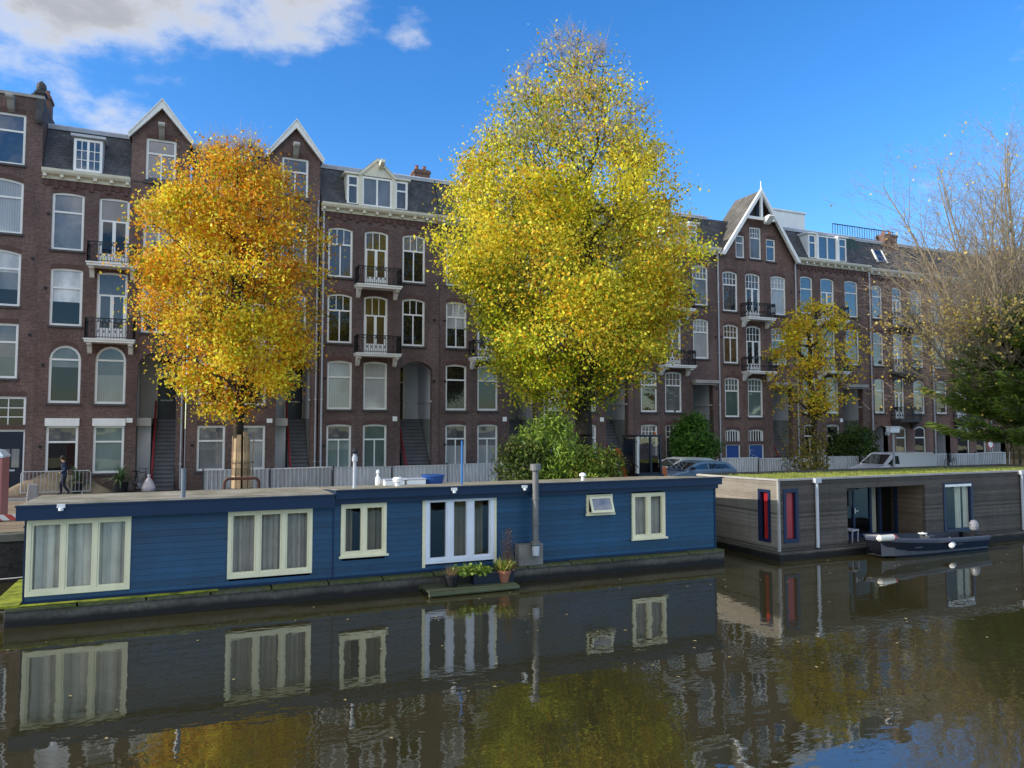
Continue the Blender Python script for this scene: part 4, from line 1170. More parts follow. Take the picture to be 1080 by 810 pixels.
    MB().face([(3.05, yt+.045, .3), (6.85, yt+.045, .3), (6.85, yt+.045, 2.15), (3.05, yt+.045, 2.15)]).build('pane', GL, o, True)
    MB().bar((4.66, yt-.03, 1.15), (4.66, yt-.03, 1.35), .03).bar((4.66, yt-.05, 1.25), (4.80, yt-.05, 1.25), .025).build('door_handle', WHITE, o, True)
    c = MB(); nn = 30
    for a, b in ((5.56, 5.93), (3.12, 3.7)):
        for k in range(nn):
            u0 = a+(b-a)*k/nn; u1 = a+(b-a)*(k+1)/nn
            c.face([(u0, yt+.18+.035*math.sin(u0*38), .3), (u1, yt+.18+.035*math.sin(u1*38), .3), (u1, yt+.18+.035*math.sin(u1*38), 2.1), (u0, yt+.18+.035*math.sin(u0*38), 2.1)])
    c.build('curtain', PALE, o, True)
    MB().box(3.45, 3.62, y0+.3, y0+.5, 1.55, 2.1).box(3.3, 3.75, y0+.28, y0+.34, 2.1, 2.16).build('wall_lantern', BLACK, t, True)
    for x in (1.60, 12.3):
        p = MB().tube((x, y0-.08, .30), (x, y0-.08, 2.5), .055, .055, 12).box(x-.13, x+.13, y0-.17, y0-.003, 2.46, 2.62)
        p.build('downpipe', GUTTER, t, True)
    return t, rz, A
gb_, GRZ, GA = grey_boat()
def on_grey(u, v, z): return (GA[0]+u*math.cos(GRZ)-v*math.sin(GRZ), GA[1]+u*math.sin(GRZ)+v*math.cos(GRZ), z)
def terrace_chair():
    t = thing('patio_chair', 'pale grey patio chair on the terrace of the grey houseboat', 'chair', on_grey(3.75, .75, .265), GRZ+.3)
    m = paint('chair_grey', (.42, .42, .46), .6, .2)
    MB().box(-.25, .25, -.22, .22, .40, .45).build('seat', m, t, True, bevel=.01)
    MB().box(-.25, .25, .19, .23, .46, .92).build('backrest', m, t, True, bevel=.01)
    for sx in (-1, 1):
        for sy in (-1, 1):
            MB().bar((.21*sx, .18*sy, 0), (.22*sx, .19*sy, .40), .035).build('leg', m, t, True)
terrace_chair()

# ------------------------------------------------------------------ motor boat moored at the terrace
def motor_boat():
    t = thing('motor_boat', 'small open navy motor boat with a grey gunwale moored at the terrace', 'boat', on_grey(5.45, -.72, 0), GRZ)
    HB = paint('hull_navy', (.007, .008, .014), .35, .3); RUB = paint('gunwale_grey', (.10, .11, .15), .5, .3); INS = paint('inside_grey', (.06, .065, .08), .6, .3)
    st = []
    L_ = 5.4
    n = 13
    for k in range(n):
        s = k/(n-1); x = -L_/2+L_*s
        w = .66*(1-(1-min(1, s/.5))**2.4)**.6 if s < .5 else .66-.05*(s-.5)
        w = max(w, .03)
        sheer = .50+.24*(1-s)**2; keel = -.18+.42*max(0, (.18-s)/.18)**1.5
        st.append((x, w, sheer, keel))
    P = []
    for x0_, w, sh, ke in st:
        x = x0_
        def rk(z): return x0_+(.42 if x0_ < 0 else 0)*(1-z/.74)*max(0, -x0_/(L_/2))**2
        P.append([(rk(z), y, z) for y, z in ((-w, sh), (-w*.95, sh-.13), (-w*.78, ke+.16), (-w*.35, ke+.02), (0, ke), (w*.35, ke+.02), (w*.78, ke+.16), (w*.95, sh-.13), (w, sh))])
    hm = MB()
    for a, b in zip(P[:-1], P[1:]):
        for k in range(8): hm.face([a[k], a[k+1], b[k+1], b[k]], 1 if k in (0, 7) else 0)
    hm.face(P[-1], 0)
    hm.build('hull', [HB, RUB], t, True)
    gn = MB()
    for a, b in zip(st[:-1], st[1:]):
        for s in (-1, 1):
            gn.face([(a[0], s*(a[1]+.02), a[2]+.012), (b[0], s*(b[1]+.02), b[2]+.012), (b[0], s*max(0, b[1]-.10), b[2]+.012), (a[0], s*max(0, a[1]-.10), a[2]+.012)])
            gn.face([(a[0], s*(a[1]+.02), a[2]+.012), (b[0], s*(b[1]+.02), b[2]+.012), (b[0], s*(b[1]+.02), b[2]-.05), (a[0], s*(a[1]+.02), a[2]-.05)])
    gn.build('gunwale', RUB, t, True)
    ins = MB()
    for a, b in zip(st[1:-1], st[2:]):
        ins.face([(a[0], -a[1]*.85, .08), (b[0], -b[1]*.85, .08), (b[0], b[1]*.85, .08), (a[0], a[1]*.85, .08)])
        for s in (-1, 1): ins.face([(a[0], s*(a[1]-.1), a[2]), (b[0], s*(b[1]-.1), b[2]), (b[0], s*b[1]*.85, .08), (a[0], s*a[1]*.85, .08)])
    ins.build('inner_shell', INS, t, True)
    MB().box(-1.0, -.65, -.58, .58, .30, .34).box(.9, 1.3, -.60, .60, .30, .34).build('thwart', INS, t, True)
    c = MB().box(.05, .35, -.28, .1, .09, .62); co = c.build('console', INS, t, True, bevel=.03)
    MB().tube((.02, -.22, .60), (.02, -.05, .70), .02).lathe((-.03, -.1, .66), [(.14, 0), (.15, .015), (.14, .03)], 12).build('steering_wheel', WHITE, co, True)
    bowd = MB()
    bowd.face([(-2.68, 0, .755), (-1.85, -.48, .675), (-1.45, -.54, .645), (-1.45, .54, .645), (-1.85, .48, .675)]); bowd.build('foredeck', paint('deck_pale', (.62, .58, .50), .5, .15), t, True)
    e = MB().lathe((2.75, 0, .60), [(.07, 0), (.13, .05), (.15, .16), (.14, .28), (.09, .36), (.02, .39)], 12).tube((2.72, 0, .78), (2.45, 0, .86), .02, .015, 6); eo = e.build('outboard_motor', paint('motor_grey', (.24, .24, .26), .35, .15), t, True, bevel=.04)
    MB().box(2.74, 2.84, -.06, .06, -.35, .62).box(2.66, 2.74, -.1, .1, .30, .52).build('motor_leg', BLACK, eo, True)
    return t
motor_boat()
def fender(label, u, v, z, rz):
    t = thing('fender', label, 'fender', on_grey(u, v, z), rz, 'boat fenders')
    MB().tube((-.16, 0, 0), (.16, 0, 0), .085, .085, 12).tube((-.2, 0, 0), (-.16, 0, 0), .03, .085, 12).tube((.16, 0, 0), (.2, 0, 0), .085, .03, 12).build('body', paint('fender_white', (.75, .72, .68), .4, .1), t, True)
    MB().tube((.2, 0, 0), (.3, .12, .22), .012, .012, 6).build('rope', STONE, t, True)
fender('white fender hanging on the near side of the navy motor boat', 6.0, -1.47, .34, .5)
t = thing('fender', 'white fender with a red end lying over the motor boat bow', 'fender', on_grey(3.35, -1.15, .70), GRZ, 'boat fenders')
MB().tube((-.4, 0, 0), (.22, 0, 0), .10, .10, 14).tube((-.48, 0, 0), (-.4, 0, 0), .04, .10, 14).build('body', paint('fender_cream', (.8, .76, .66), .4, .1), t, True)
MB().tube((.222, 0, 0), (.34, 0, 0), .102, .08, 14).build('end_cap', paint('fender_red', (.55, .06, .05), .4, .1), t, True)

# ------------------------------------------------------------------ floating planter beside the blue boat
def planter_raft():
    t = thing('planter_raft', 'low green floating raft alongside the blue houseboat carrying flower pots', 'raft', on_blue(10.2, -.45, 0), BRZ)
    GWd = boards('raft_boards', (.085, .10, .05), .09, .35, .7, .4, (.6, 8, 8), .3)
    MB().box(-1.15, 1.22, -.42, .42, -.2, .10).build('float', hull_mat('raft_float'), t, True, bevel=.04)
    d = MB()
    for k in range(6): d.box(-1.2, 1.26, -.46+k*.155, -.46+k*.155+.145, .103, .145)
    d.tube((-1.22, -.48, .07), (1.28, -.48, .07), .06, .06, 8).tube((-1.22, .48, .07), (1.28, .48, .07), .06, .06, 8)
    d.build('deck', GWd, t, True)
    return t
planter_raft()

# ------------------------------------------------------------------ leaves and trees
def leaf_mesh(name, cen, size, col, mat, parent, aspect=.55, up=None, rng=None, axis=None):
    """many leaf-sized faces, one colour each; positions local to the parent"""
    rng = rng or np.random.default_rng(1)
    n = len(cen)
    a = rng.normal(size=(n, 3)) if axis is None else axis+rng.normal(size=(n, 3))*.35
    if up is not None: a[:, 2] += up
    a /= np.linalg.norm(a, axis=1)[:, None]
    r = rng.normal(size=(n, 3)); b = np.cross(a, r); b /= np.linalg.norm(b, axis=1)[:, None]
    s = np.asarray(size)[:, None]
    v = np.empty((n, 4, 3)); nrm = np.cross(a, b)
    v[:, 0] = cen-a*s*.5; v[:, 1] = cen+b*s*.5*aspect+nrm*s*.06-a*s*.08; v[:, 2] = cen+a*s*.5; v[:, 3] = cen-b*s*.5*aspect+nrm*s*.06-a*s*.08
    me = bpy.data.meshes.new(name)
    me.vertices.add(4*n); me.vertices.foreach_set('co', v.reshape(-1))
    me.loops.add(4*n); me.loops.foreach_set('vertex_index', np.arange(4*n, dtype=np.int32))
    me.polygons.add(n); me.polygons.foreach_set('loop_start', np.arange(0, 4*n, 4, dtype=np.int32))
    try: me.polygons.foreach_set('loop_total', np.full(n, 4, dtype=np.int32))
    except Exception: pass
    at = me.attributes.new('Col', 'FLOAT_COLOR', 'FACE')
    at.data.foreach_set('color', np.concatenate([np.clip(col, 0, 1), np.ones((n, 1))], axis=1).astype(np.float32).reshape(-1))
    me.materials.append(mat); me.update(calc_edges=True)
    o = bpy.data.objects.new(name, me); C.objects.link(o); o.parent = parent
    return o

def skeleton(pts, trunk, alpha=.45, seg=.9, rng=None):
    """join crown points to the trunk by cheapest paths; returns nodes, parents and radii"""
    nodes = [np.array(p, float) for p in trunk]; par = [-1]+list(range(len(trunk)-1)); path = [0.0]
    for k in range(1, len(trunk)): path.append(path[-1]+np.linalg.norm(nodes[k]-nodes[k-1])*.55)
    fork = np.array(trunk[-1 if len(trunk) < 4 else len(trunk)//2], float)
    order = np.argsort([min(np.linalg.norm(p-t) for t in nodes) for p in pts])
    for i in order:
        p = pts[i]; A = np.array(nodes)
        d = np.linalg.norm(A-p, axis=1)
        drop = np.clip(A[:, 2]-p[2]+.25*d, 0, None)
        c = d+alpha*np.array(path)+1.2*drop
        c[0] += 50
        j = int(np.argmin(c)); q = nodes[j]; dist = d[j]
        m = max(1, int(dist/seg)); last = j
        for k in range(1, m+1):
            t = k/m; w = q+(p-q)*t
            if k < m: w = w+rng.normal(size=3)*.06*dist**.5+np.array([0, 0, .10*dist*math.sin(PI*t)*.5])
            nodes.append(w); par.append(last); path.append(path[last]+dist/m); last = len(nodes)-1
    nodes = np.array(nodes); n = len(nodes)
    cnt = np.zeros(n); kids = np.zeros(n, int)
    for k in range(n-1, -1, -1):
        if kids[k] == 0: cnt[k] += 1
        if par[k] >= 0: cnt[par[k]] += cnt[k]; kids[par[k]] += 1
    return nodes, par, cnt

def wood_mesh(name, nodes, par, cnt, tip, power, mat, parent, rmax=9, trunk_n=0, base_r=None, extra=()):
    mb = MB()
    R = np.minimum(tip*cnt**power, rmax)
    for k in range(trunk_n):
        if base_r is not None: R[k] = max(R[k], base_r*(1-.55*k/max(1, trunk_n)))
    for k in range(1, len(nodes)):
        p = par[k]; r0 = R[p] if p < trunk_n else min(R[p], R[k]*1.5); r1 = R[k]
        if k < trunk_n: r0 = R[p]
        n = 10 if r0 > .12 else 6 if r0 > .035 else 3
        mb.tube(nodes[p], nodes[k], r0, r1, n, 0, caps=False)
    for a, b, r in extra: mb.tube(a, b, r, r*.4, 3, 1, caps=False)
    if trunk_n: mb.tube(nodes[0]+np.array([0, 0, -.1]), nodes[0]+np.array([0, 0, .25]), R[0]*1.35, R[0], 10, 0, caps=False)
    return mb.build(name, [mat, TWIG], parent, True, smooth=True)

def crown_points(prof, n, rng, cx=0, cy=0, shell=.45, lobes=6, gap=.0):
    """points inside an uneven crown: prof = [(z, radius)]"""
    zs = np.array([p[0] for p in prof]); rs = np.array([p[1] for p in prof])
    ph = rng.uniform(0, 2*PI, lobes); fr = rng.integers(2, 6, lobes); fz = rng.uniform(.2, .7, lobes)
    out = []
    while len(out) < n:
        z = rng.uniform(zs.min(), zs.max()); r = np.interp(z, zs, rs)
        if rng.uniform(0, rs.max()) > r: continue
        th = rng.uniform(0, 2*PI)
        k = 1+sum(.075*math.sin(f*th+p+z*w) for f, p, w in zip(fr, ph, fz))
        u = rng.uniform(0, 1)**shell*(rng.uniform(1.05, 1.22) if rng.uniform() < .09 else 1)
        x = cx+r*k*u*math.cos(th); y = cy+r*k*u*math.sin(th)
        if gap and math.sin(x*1.7+z*1.1+ph[0])*math.sin(y*1.9-z*1.3+ph[1])*math.sin(z*1.5+ph[2]) > gap: continue
        out.append((x, y, z))
    return np.array(out)

def vnoise(p, s, seed):
    r = np.random.default_rng(seed); o = np.zeros(len(p))
    for k in range(5):
        d = r.normal(size=3)*s; o += np.sin(p@d+r.uniform(0, 6.28))
    return o/3.2

BARK = ground_mat('bark_dark', [(.3, (.025, .020, .015)), (.7, (.075, .062, .045))], 3)
BARKL = ground_mat('bark_pale', [(.3, (.24, .19, .12)), (.7, (.44, .36, .24))], 3)
TWIG = paint('twig_pale', (.40, .33, .29), .8, .3)
LEAF = leafmat('leaf_autumn', .45)
LEAFG = leafmat('leaf_green', .3)
def palette(n, rng, cols, w=None):
    i = rng.choice(len(cols), n, p=w); c = np.array(cols)[i]
    return c*rng.uniform(.75, 1.25, (n, 1))

def street_tree(name, label, x, y, prof, npts, nleaf, seed, colour, lean=(0, 0), off=(0, 0), trunk_top=8, base_r=.25, leaf=.15, tip=.010, power=.42, bare_above=99, spread=.38, gap=.35, twig=0, bare_fall=4.5):
    rng = np.random.default_rng(seed)
    t = thing(name, label, 'tree', (x, y, GZ), 0, None)
    prof = [(z-GZ, r) for z, r in prof]
    pts = crown_points(prof, npts, rng, off[0], off[1], .42, 6, gap)
    tz = trunk_top-GZ; m = 9
    trunk = [(lean[0]*k/m+.05*math.sin(k*1.7), lean[1]*k/m+.05*math.sin(k*2.3), tz*k/m) for k in range(m+1)]
    nodes, par, cnt = skeleton(pts, trunk, .42, .9, rng)
    tips = nodes[len(trunk):][cnt[len(trunk):] <= 2.5]
    extra = []
    if twig:
        zmax = max(p[0] for p in prof)
        up = tips[tips[:, 2] > bare_above-GZ+bare_fall*.35]
        for k in range(twig):
            p = up[rng.integers(len(up))]; d = rng.normal(size=3)*.5; d[2] = abs(d[2])+.45
            d[:2] += (p[:2]-np.array(off))*.08
            extra.append((p, p+d*rng.uniform(.3, .8), tip*.6))
    wood_mesh('trunk', nodes, par, cnt, tip, power, BARK, t, .30, len(trunk), base_r, extra)
    # leaves hang in clumps of uneven size round the twigs, thinner where the crown has already dropped them
    wgt = rng.lognormal(0, .6, len(tips)); dn = vnoise(tips, 1.5, seed+5); wgt *= np.exp(1.05*np.clip(dn, -1.8, 1.2))
    if bare_above < 90: wgt *= np.clip(1-(tips[:, 2]-(bare_above-GZ))/bare_fall, .03, 1)
    idx = rng.choice(len(tips), nleaf, p=wgt/wgt.sum()); c = tips[idx]; n = len(c)
    c = c+rng.normal(size=(n, 3))*spread*np.array([1, 1, .75])
    cl = rng.uniform(.72, 1.28, (len(tips), 1))
    col = colour(c, n, rng)*cl[idx]
    s = rng.uniform(.5, 1.4, n)*leaf
    leaf_mesh('crown', c, s, col, LEAF, t, .75, -.35, rng)
    return t

GRN = [(.18, .25, .015), (.36, .43, .022), (.58, .60, .035)]
YEL = [(.90, .72, .05), (.94, .78, .08), (.84, .70, .05)]
ORA = [(.84, .38, .02), (.88, .48, .03), (.70, .27, .02)]
def big_col(c, n, rng):
    g = palette(n, rng, GRN); yl = palette(n, rng, YEL); o = palette(n, rng, ORA)
    h = np.clip((c[:, 2]-3)/15, 0, 1); v = vnoise(c, .45, 11)
    rad_ = np.hypot(c[:, 0], c[:, 1])/5.6
    pg = np.clip(.80-.45*h-.30*rad_+.40*v, .08, .92); po = np.clip(.05+.14*h+.22*vnoise(c, .6, 12), 0, .5)
    u = rng.uniform(size=n)
    return np.where((u < pg)[:, None], g, np.where((u > 1-po)[:, None], o*np.array([1, 1.1, 1]), yl))
def orange_col(c, n, rng):
    g = palette(n, rng, GRN+YEL[:1]); yl = palette(n, rng, YEL); o = palette(n, rng, ORA)
    h = np.clip((c[:, 2]-3)/10, 0, 1); v = vnoise(c, .7, 21)
    pg = np.clip(.40-.45*h+.30*v, .02, .6); po = np.clip(.08+.66*h+.40*vnoise(c, .6, 22), .04, .92)
    u = rng.uniform(size=n)
    return np.where((u < pg)[:, None], g, np.where((u > 1-po)[:, None], o, yl))
def small_col(c, n, rng):
    g = palette(n, rng, GRN); yl = palette(n, rng, [(.88, .58, .03), (.76, .44, .03), (.62, .48, .03)])
    u = rng.uniform(size=n); return np.where((u < .15)[:, None], g*1.2, yl)

TY = 28.0
def scaled(prof, k): return [(4.4+(z-4.4)*k, r*k) for z, r in prof]
street_tree('street_tree', 'tall broad tree with yellow-green leaves and a bare twiggy top, largest in the photo', 15.4, TY,
    [(5.0, .6), (5.8, 2.4), (7.0, 4.2), (8.5, 4.85), (10.5, 4.95), (12.5, 4.9), (14.5, 4.45), (16.5, 3.75), (18.5, 2.8), (20.3, 1.8), (21.6, .7)],
    2300, 150000, 5, big_col, (.25, 0), (-.5, 0), 13.5, .42, .122, .0105, .42, 11.5, .40, .16, 4200, 9.5)
street_tree('street_tree', 'round-crowned tree with orange and yellow leaves, planks strapped round its trunk', 1.88, 31.0,
    scaled([(4.8, .8), (5.6, 1.7), (6.8, 2.5), (8.2, 2.6), (10, 2.75), (11.4, 2.65), (12.6, 2.2), (13.5, 1.7), (14.1, 1.0)], 1.11),
    950, 62000, 8, orange_col, (-.3, 0), (-.45, 0), 9.6, .23, .120, .009, .42, 13.2, .34, .14, 1500, 4.5)
street_tree('street_tree', 'young slim tree with sparse yellow leaves, behind the grass-roofed boat', 28.75, TY,
    [(4.9, 1.2), (6.0, 2.1), (7.4, 2.3), (8.6, 2.1), (9.8, 1.6), (10.7, .6)],
    210, 6000, 15, small_col, (-.5, 0), (-.25, 0), 9.2, .17, .14, .010, .46, 99, .26, .25)

# nearly bare tree at the right edge: several pale stems fanning out from one trunk
def bare_tree():
    rng = np.random.default_rng(31)
    t = thing('bare_tree', 'tall nearly bare tree at the right edge with pale fanning stems', 'tree', (44.0, TY, GZ))
    wd = MB(); tips = []
    def grow(p, d, length, r, lvl):
        n = max(3, int(length/.50)); step = length/n; d = d/np.linalg.norm(d)
        q = np.array(p, float); side = rng.uniform(0, 2*PI)
        for k in range(n):
            up = [.022, .03, .035, .02][lvl]
            d = d+rng.normal(size=3)*[.035, .07, .12, .16][lvl]+np.array([0, 0, up]); d /= np.linalg.norm(d)
            e = q+d*step; s = (k+1)/n
            r0, r1 = r*(1-.80*k/n), r*(1-.80*s)
            wd.tube(q, e, r0, r1, 8 if r0 > .09 else 5 if r0 > .03 else 3, 0, False)
            q = e
            if lvl < 3 and s > [.16, .10, .12, 0][lvl]:
                for rep in range([1, 1, 1][lvl] if rng.uniform() < [1.0, .92, .7][lvl] else 0):
                    side += 2.4+rng.normal()*.5
                    a = np.cross(d, [0, 0, 1.0]); a /= np.linalg.norm(a)+1e-6; b2 = np.cross(d, a)
                    out = a*math.cos(side)+b2*math.sin(side)
                    ang = rng.uniform(.45, .85)
                    L2 = [length*(1-s*.68)*.54, length*(1-s*.5)*.50, length*.50, 0][lvl]*rng.uniform(.7, 1.15)
                    if L2 > .25: grow(q, d*math.cos(ang)+out*math.sin(ang), L2, max(r1*.50, .0065), lvl+1)
            if lvl >= 2: tips.append(q)
        tips.append(q)
    wd.tube((0, 0, -.1), (.02, 0, .5), .46, .38, 14, 0, False); wd.tube((.02, 0, .5), (0, 0, 3.2), .38, .30, 14, 0, False)
    stems = [(-.62, -.1, 13.2), (-.50, .25, 12.6), (-.40, -.3, 13.6), (-.28, .1, 14.5), (-.16, -.15, 15.0), (-.05, .25, 15.6), (.06, -.2, 15.6), (.18, .15, 15.0), (.30, -.1, 14.2), (.45, .2, 13), (.60, 0, 12), (-.80, .05, 11.5), (-.95, -.2, 11), (-.33, .3, 14.5), (-.1, .05, 15.5)]
    for i, (dx, dy, l) in enumerate(stems):
        grow((dx*.35, dy*.35, 2.4+.12*i), np.array([dx, dy, 1.0]), l*1.06, rng.uniform(.11, .16), 0)
    for i, (dx, dy, l) in enumerate([(-1.5, -.2, 12.5), (-1.25, .3, 12), (-1.9, .1, 11), (1.4, 0, 8)]):
        grow((dx*.1, dy*.1, 2.6+.5*i), np.array([dx, dy, .85]), l, .10, 0)
    tips = np.array(tips)
    for k in range(6500):
        p = tips[rng.integers(len(tips))]; d = rng.normal(size=3)*.5; d[2] = d[2]*.7+.28; d[:2] += p[:2]*.06
        wd.tube(p, p+d*rng.uniform(.35, .95), .0075, .003, 3, 1, False)
    wd.build('trunk', [BARKL, TWIG], t, True, smooth=True)
    low = tips[(tips[:, 2] < 9.8)]
    if len(low) < 50: low = tips
    w = np.clip(.6+.9*vnoise(low, .8, 4), .02, 2); i1 = rng.choice(len(low), 2300, p=w/w.sum())
    c = np.vstack([low[i1]+rng.normal(size=(2300, 3))*.22, tips[rng.integers(len(tips), size=700)]+rng.normal(size=(700, 3))*.15])
    col = palette(len(c), rng, [(.82, .60, .12), (.70, .46, .09), (.86, .70, .22)])
    leaf_mesh('crown', c, rng.uniform(.11, .20, len(c)), col, LEAF, t, .8, -.4, rng)
bare_tree()

def conifer():
    rng = np.random.default_rng(41)
    t = thing('conifer', 'dark green conifer with layered feathery branches at the right edge', 'tree', (44.0, 25.95, GZ))
    wd = MB(); wd.tube((0, 0, 0), (0, 0, 11.6), .24, .04, 10)
    cen = []; ax = []; sz = []; cols = []
    for k in range(150):
        z0 = rng.uniform(2.3, 11.2); th = rng.uniform(0, 2*PI)
        Lb = (7.0*max(.02, 1-((z0-2.6)/9.0))**.75 if z0 > 2.6 else 4.6+2.0*(z0-1.5)/1.1)*rng.uniform(.70, 1.05)
        Lb = max(Lb, .6)
        d = np.array([math.cos(th), math.sin(th), 0]); side = np.array([-d[1], d[0], 0])
        rise_ = rng.uniform(-.02, .30) if z0 > 2.6 else rng.uniform(-.10, .10)
        pp = None
        for s in np.linspace(.06, 1, 16):
            p = np.array([0, 0, z0])+d*Lb*s+np.array([0, 0, Lb*(rise_*s+.10*s*s-.10*math.sin(PI*s)*.6)])
            if pp is not None: wd.tube(pp, p, .05*(1-s)+.008, .045*(1-s)+.006, 4, 0, False)
            pp = p
            if s < .22: continue
            wid = (.95*math.sin(PI*min(1, s*.85))**.8+.1)*min(1, Lb/3.2)
            m = int(46*(.4+.6*wid))
            for q in range(m):
                u = rng.uniform(-1, 1)
                off = side*u*wid+d*abs(u)*wid*.55
                c = p+off+np.array([0, 0, -.18*abs(u)*wid+rng.normal()*.07])
                a = d*.8+side*np.sign(u)*.55*abs(u)+np.array([0, 0, rng.normal()*.22+.05])
                cen.append(c); ax.append(a/np.linalg.norm(a)); sz.append(rng.uniform(.28, .62))
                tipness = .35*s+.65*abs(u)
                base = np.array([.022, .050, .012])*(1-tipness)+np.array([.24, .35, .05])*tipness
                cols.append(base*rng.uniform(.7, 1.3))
    wd.build('trunk', BARK, t, True)
    leaf_mesh('crown', np.array(cen), np.array(sz), np.array(cols), LEAFG, t, .14, None, rng, np.array(ax)*2.2)
conifer()

def shrub(name, label, x, y, z, prof, nst, nleaf, cols, leaf, aspect, seed, cat='shrub', off=(0, 0), upright=.0, spread=.22, group=None):
    rng = np.random.default_rng(seed)
    t = thing(name, label, cat, (x, y, z), 0, group)
    pts = crown_points(prof, nst, rng, off[0], off[1], .5, 5, .4)
    nodes, par, cnt = skeleton(pts, [(0, 0, 0), (.02, 0, .15), (off[0]*.15, off[1]*.15, .3)], .3, .5, rng)
    wood_mesh('stems', nodes, par, cnt, .006, .4, BARK, t, .06, 3, .05)
    tips = nodes[3:]
    c = tips[rng.integers(len(tips), size=nleaf)]+rng.normal(size=(nleaf, 3))*spread
    c[:, 2] = np.maximum(c[:, 2], .02)
    v = vnoise(c, 2.0, seed)
    col = palette(nleaf, rng, cols)*(1+.3*v)[:, None]
    leaf_mesh('foliage', c, rng.uniform(.7, 1.3, nleaf)*leaf, col, LEAFG, t, aspect, upright, rng)
    return t
LG = [(.20, .30, .035), (.28, .38, .05), (.13, .21, .03)]
DG = [(.035, .07, .014), (.06, .11, .02), (.09, .14, .025)]
OLV = [(.09, .13, .03), (.14, .18, .035), (.20, .20, .04)]
shrub('quay_shrub', 'dark olive bush at the left end of the greenery behind the blue boat', 11.95, 26.6, GZ, [(.2, .8), (1.2, 1.0), (2.0, .8), (2.5, .3)], 120, 4200, OLV+DG, .15, .5, 61, group='bushes on the quay')
shrub('quay_shrub', 'tall light green bamboo-like bush left of the big tree trunk', 13.3, 26.7, GZ, [(.2, .9), (1.4, 1.25), (2.6, 1.1), (3.5, .4)], 150, 5600, LG, .24, .26, 62, upright=-.5, group='bushes on the quay')
shrub('quay_shrub', 'trailing pale green bush spilling over below the big tree trunk', 14.6, 26.1, GZ, [(.2, 1.0), (.9, 1.25), (1.7, .9), (2.1, .3)], 110, 4200, LG+[(.30, .26, .05)], .20, .35, 63, upright=-.6, group='bushes on the quay')
shrub('quay_shrub', 'low mixed bush with a few yellow leaves beside the excavator cab', 15.7, 26.3, GZ, [(.2, .7), (.9, .85), (1.5, .6), (1.9, .2)], 90, 2600, OLV+[(.34, .26, .03)], .17, .4, 64, group='bushes on the quay')
shrub('yellow_shrub', 'thin yellowing bush left of the young slim tree', 27.4, 27.4, GZ, [(.2, .8), (1.2, 1.0), (2.4, .9), (3.6, .4)], 90, 1900, [(.30, .20, .025), (.22, .17, .02), (.12, .13, .02)], .14, .5, 65)
shrub('doorway_shrub', 'bright green spreading shrub at the stair porch left of the blue doors', 29.8, 39.4, GZ, [(.3, .9), (1.2, 1.4), (2.2, 1.5), (3.2, .9), (3.8, .3)], 170, 6500, [(.05, .13, .015), (.08, .19, .02), (.11, .23, .03)], .2, .55, 66)
shrub('doorway_shrub', 'dark green shrub in front of a stair porch above the white van', 43.3, 38.9, GZ, [(.4, 1.1), (1.4, 1.45), (2.4, 1.4), (3.1, .6)], 150, 5200, DG, .2, .55, 67)

# ------------------------------------------------------------------ plants in pots
def rosette(name, label, x, y, z, r, n, seed, pot, col=((.08, .14, .05), (.14, .2, .08))):
    rng = random.Random(seed)
    t = thing(name, label, 'potted plant', (x, y, z), 0, 'spiky plants in black pots')
    MB().lathe((0, 0, 0), [(.26, 0), (.30, .02), (.34, .42), (.36, .43), (.36, .47), (.31, .47), (.30, .42)], 16).build('pot', pot, t, True)
    mb = MB()
    for k in range(n):
        th = rng.uniform(0, 2*PI); el = rng.uniform(.15, 1.45); l = r*rng.uniform(.7, 1.1); pp = None
        for s in (0, .25, .5, .75, 1):
            e = el-.5*s*s
            p = Vector((math.cos(th)*l*s*math.cos(e), math.sin(th)*l*s*math.cos(e), .5+l*s*math.sin(e)))
            w = .05*(1-s)**.6*(.6 if s == 0 else 1)+.003; sd = Vector((-math.sin(th), math.cos(th), 0))*w
            if pp: mb.face([pp[0], pp[1], p+sd, p-sd], k % 2)
            pp = (p-sd, p+sd)
    mb.build('leaves', [paint('agave_green', col[0], .5, .3), paint('agave_pale', col[1], .5, .3)], t, True)
BP = paint('pot_black', (.015, .015, .017), .5, .3)
rosette('spiky_plant', 'spiky plant in a black pot right of the ground-floor windows, beside the bag', -2.95, 39.45, GZ, 1.0, 60, 1, BP)
rosette('spiky_plant', 'spiky plant in a black pot below the first shuttered window, behind the walking man', -4.75, 39.75, GZ, .95, 50, 2, BP)

def raft_pot(name, label, u, v, build, cat='plant pot'):
    t = thing(name, label, cat, on_blue(u, v, .146), BRZ, 'plants on the floating raft')
    build(t); return t
def strands(parent, name, n, h, sp, cols, seed, w=.012, z0=.2, box=(.1, .1)):
    rng = np.random.default_rng(seed)
    c = []; a = []; s = []
    for k in range(n):
        x, y = rng.uniform(-box[0], box[0]), rng.uniform(-box[1], box[1])
        d = np.array([rng.normal()*sp, rng.normal()*sp, 1.0]); d /= np.linalg.norm(d); l = h*rng.uniform(.5, 1.1)
        c.append(np.array([x, y, z0])+d*l*.5); a.append(d); s.append(l)
    leaf_mesh(name, np.array(c), np.array(s), palette(n, rng, cols), LEAFG, parent, w, None, rng, np.array(a)*3)
def p_dark(t):
    MB().lathe((0, 0, 0), [(.13, 0), (.19, .26), (.20, .27), (.20, .30), (.17, .30)], 14).build('pot', BP, t, True)
    strands(t, 'grass', 130, .34, .45, [(.34, .22, .10), (.26, .17, .07), (.4, .3, .15)], 3, .04, .26)
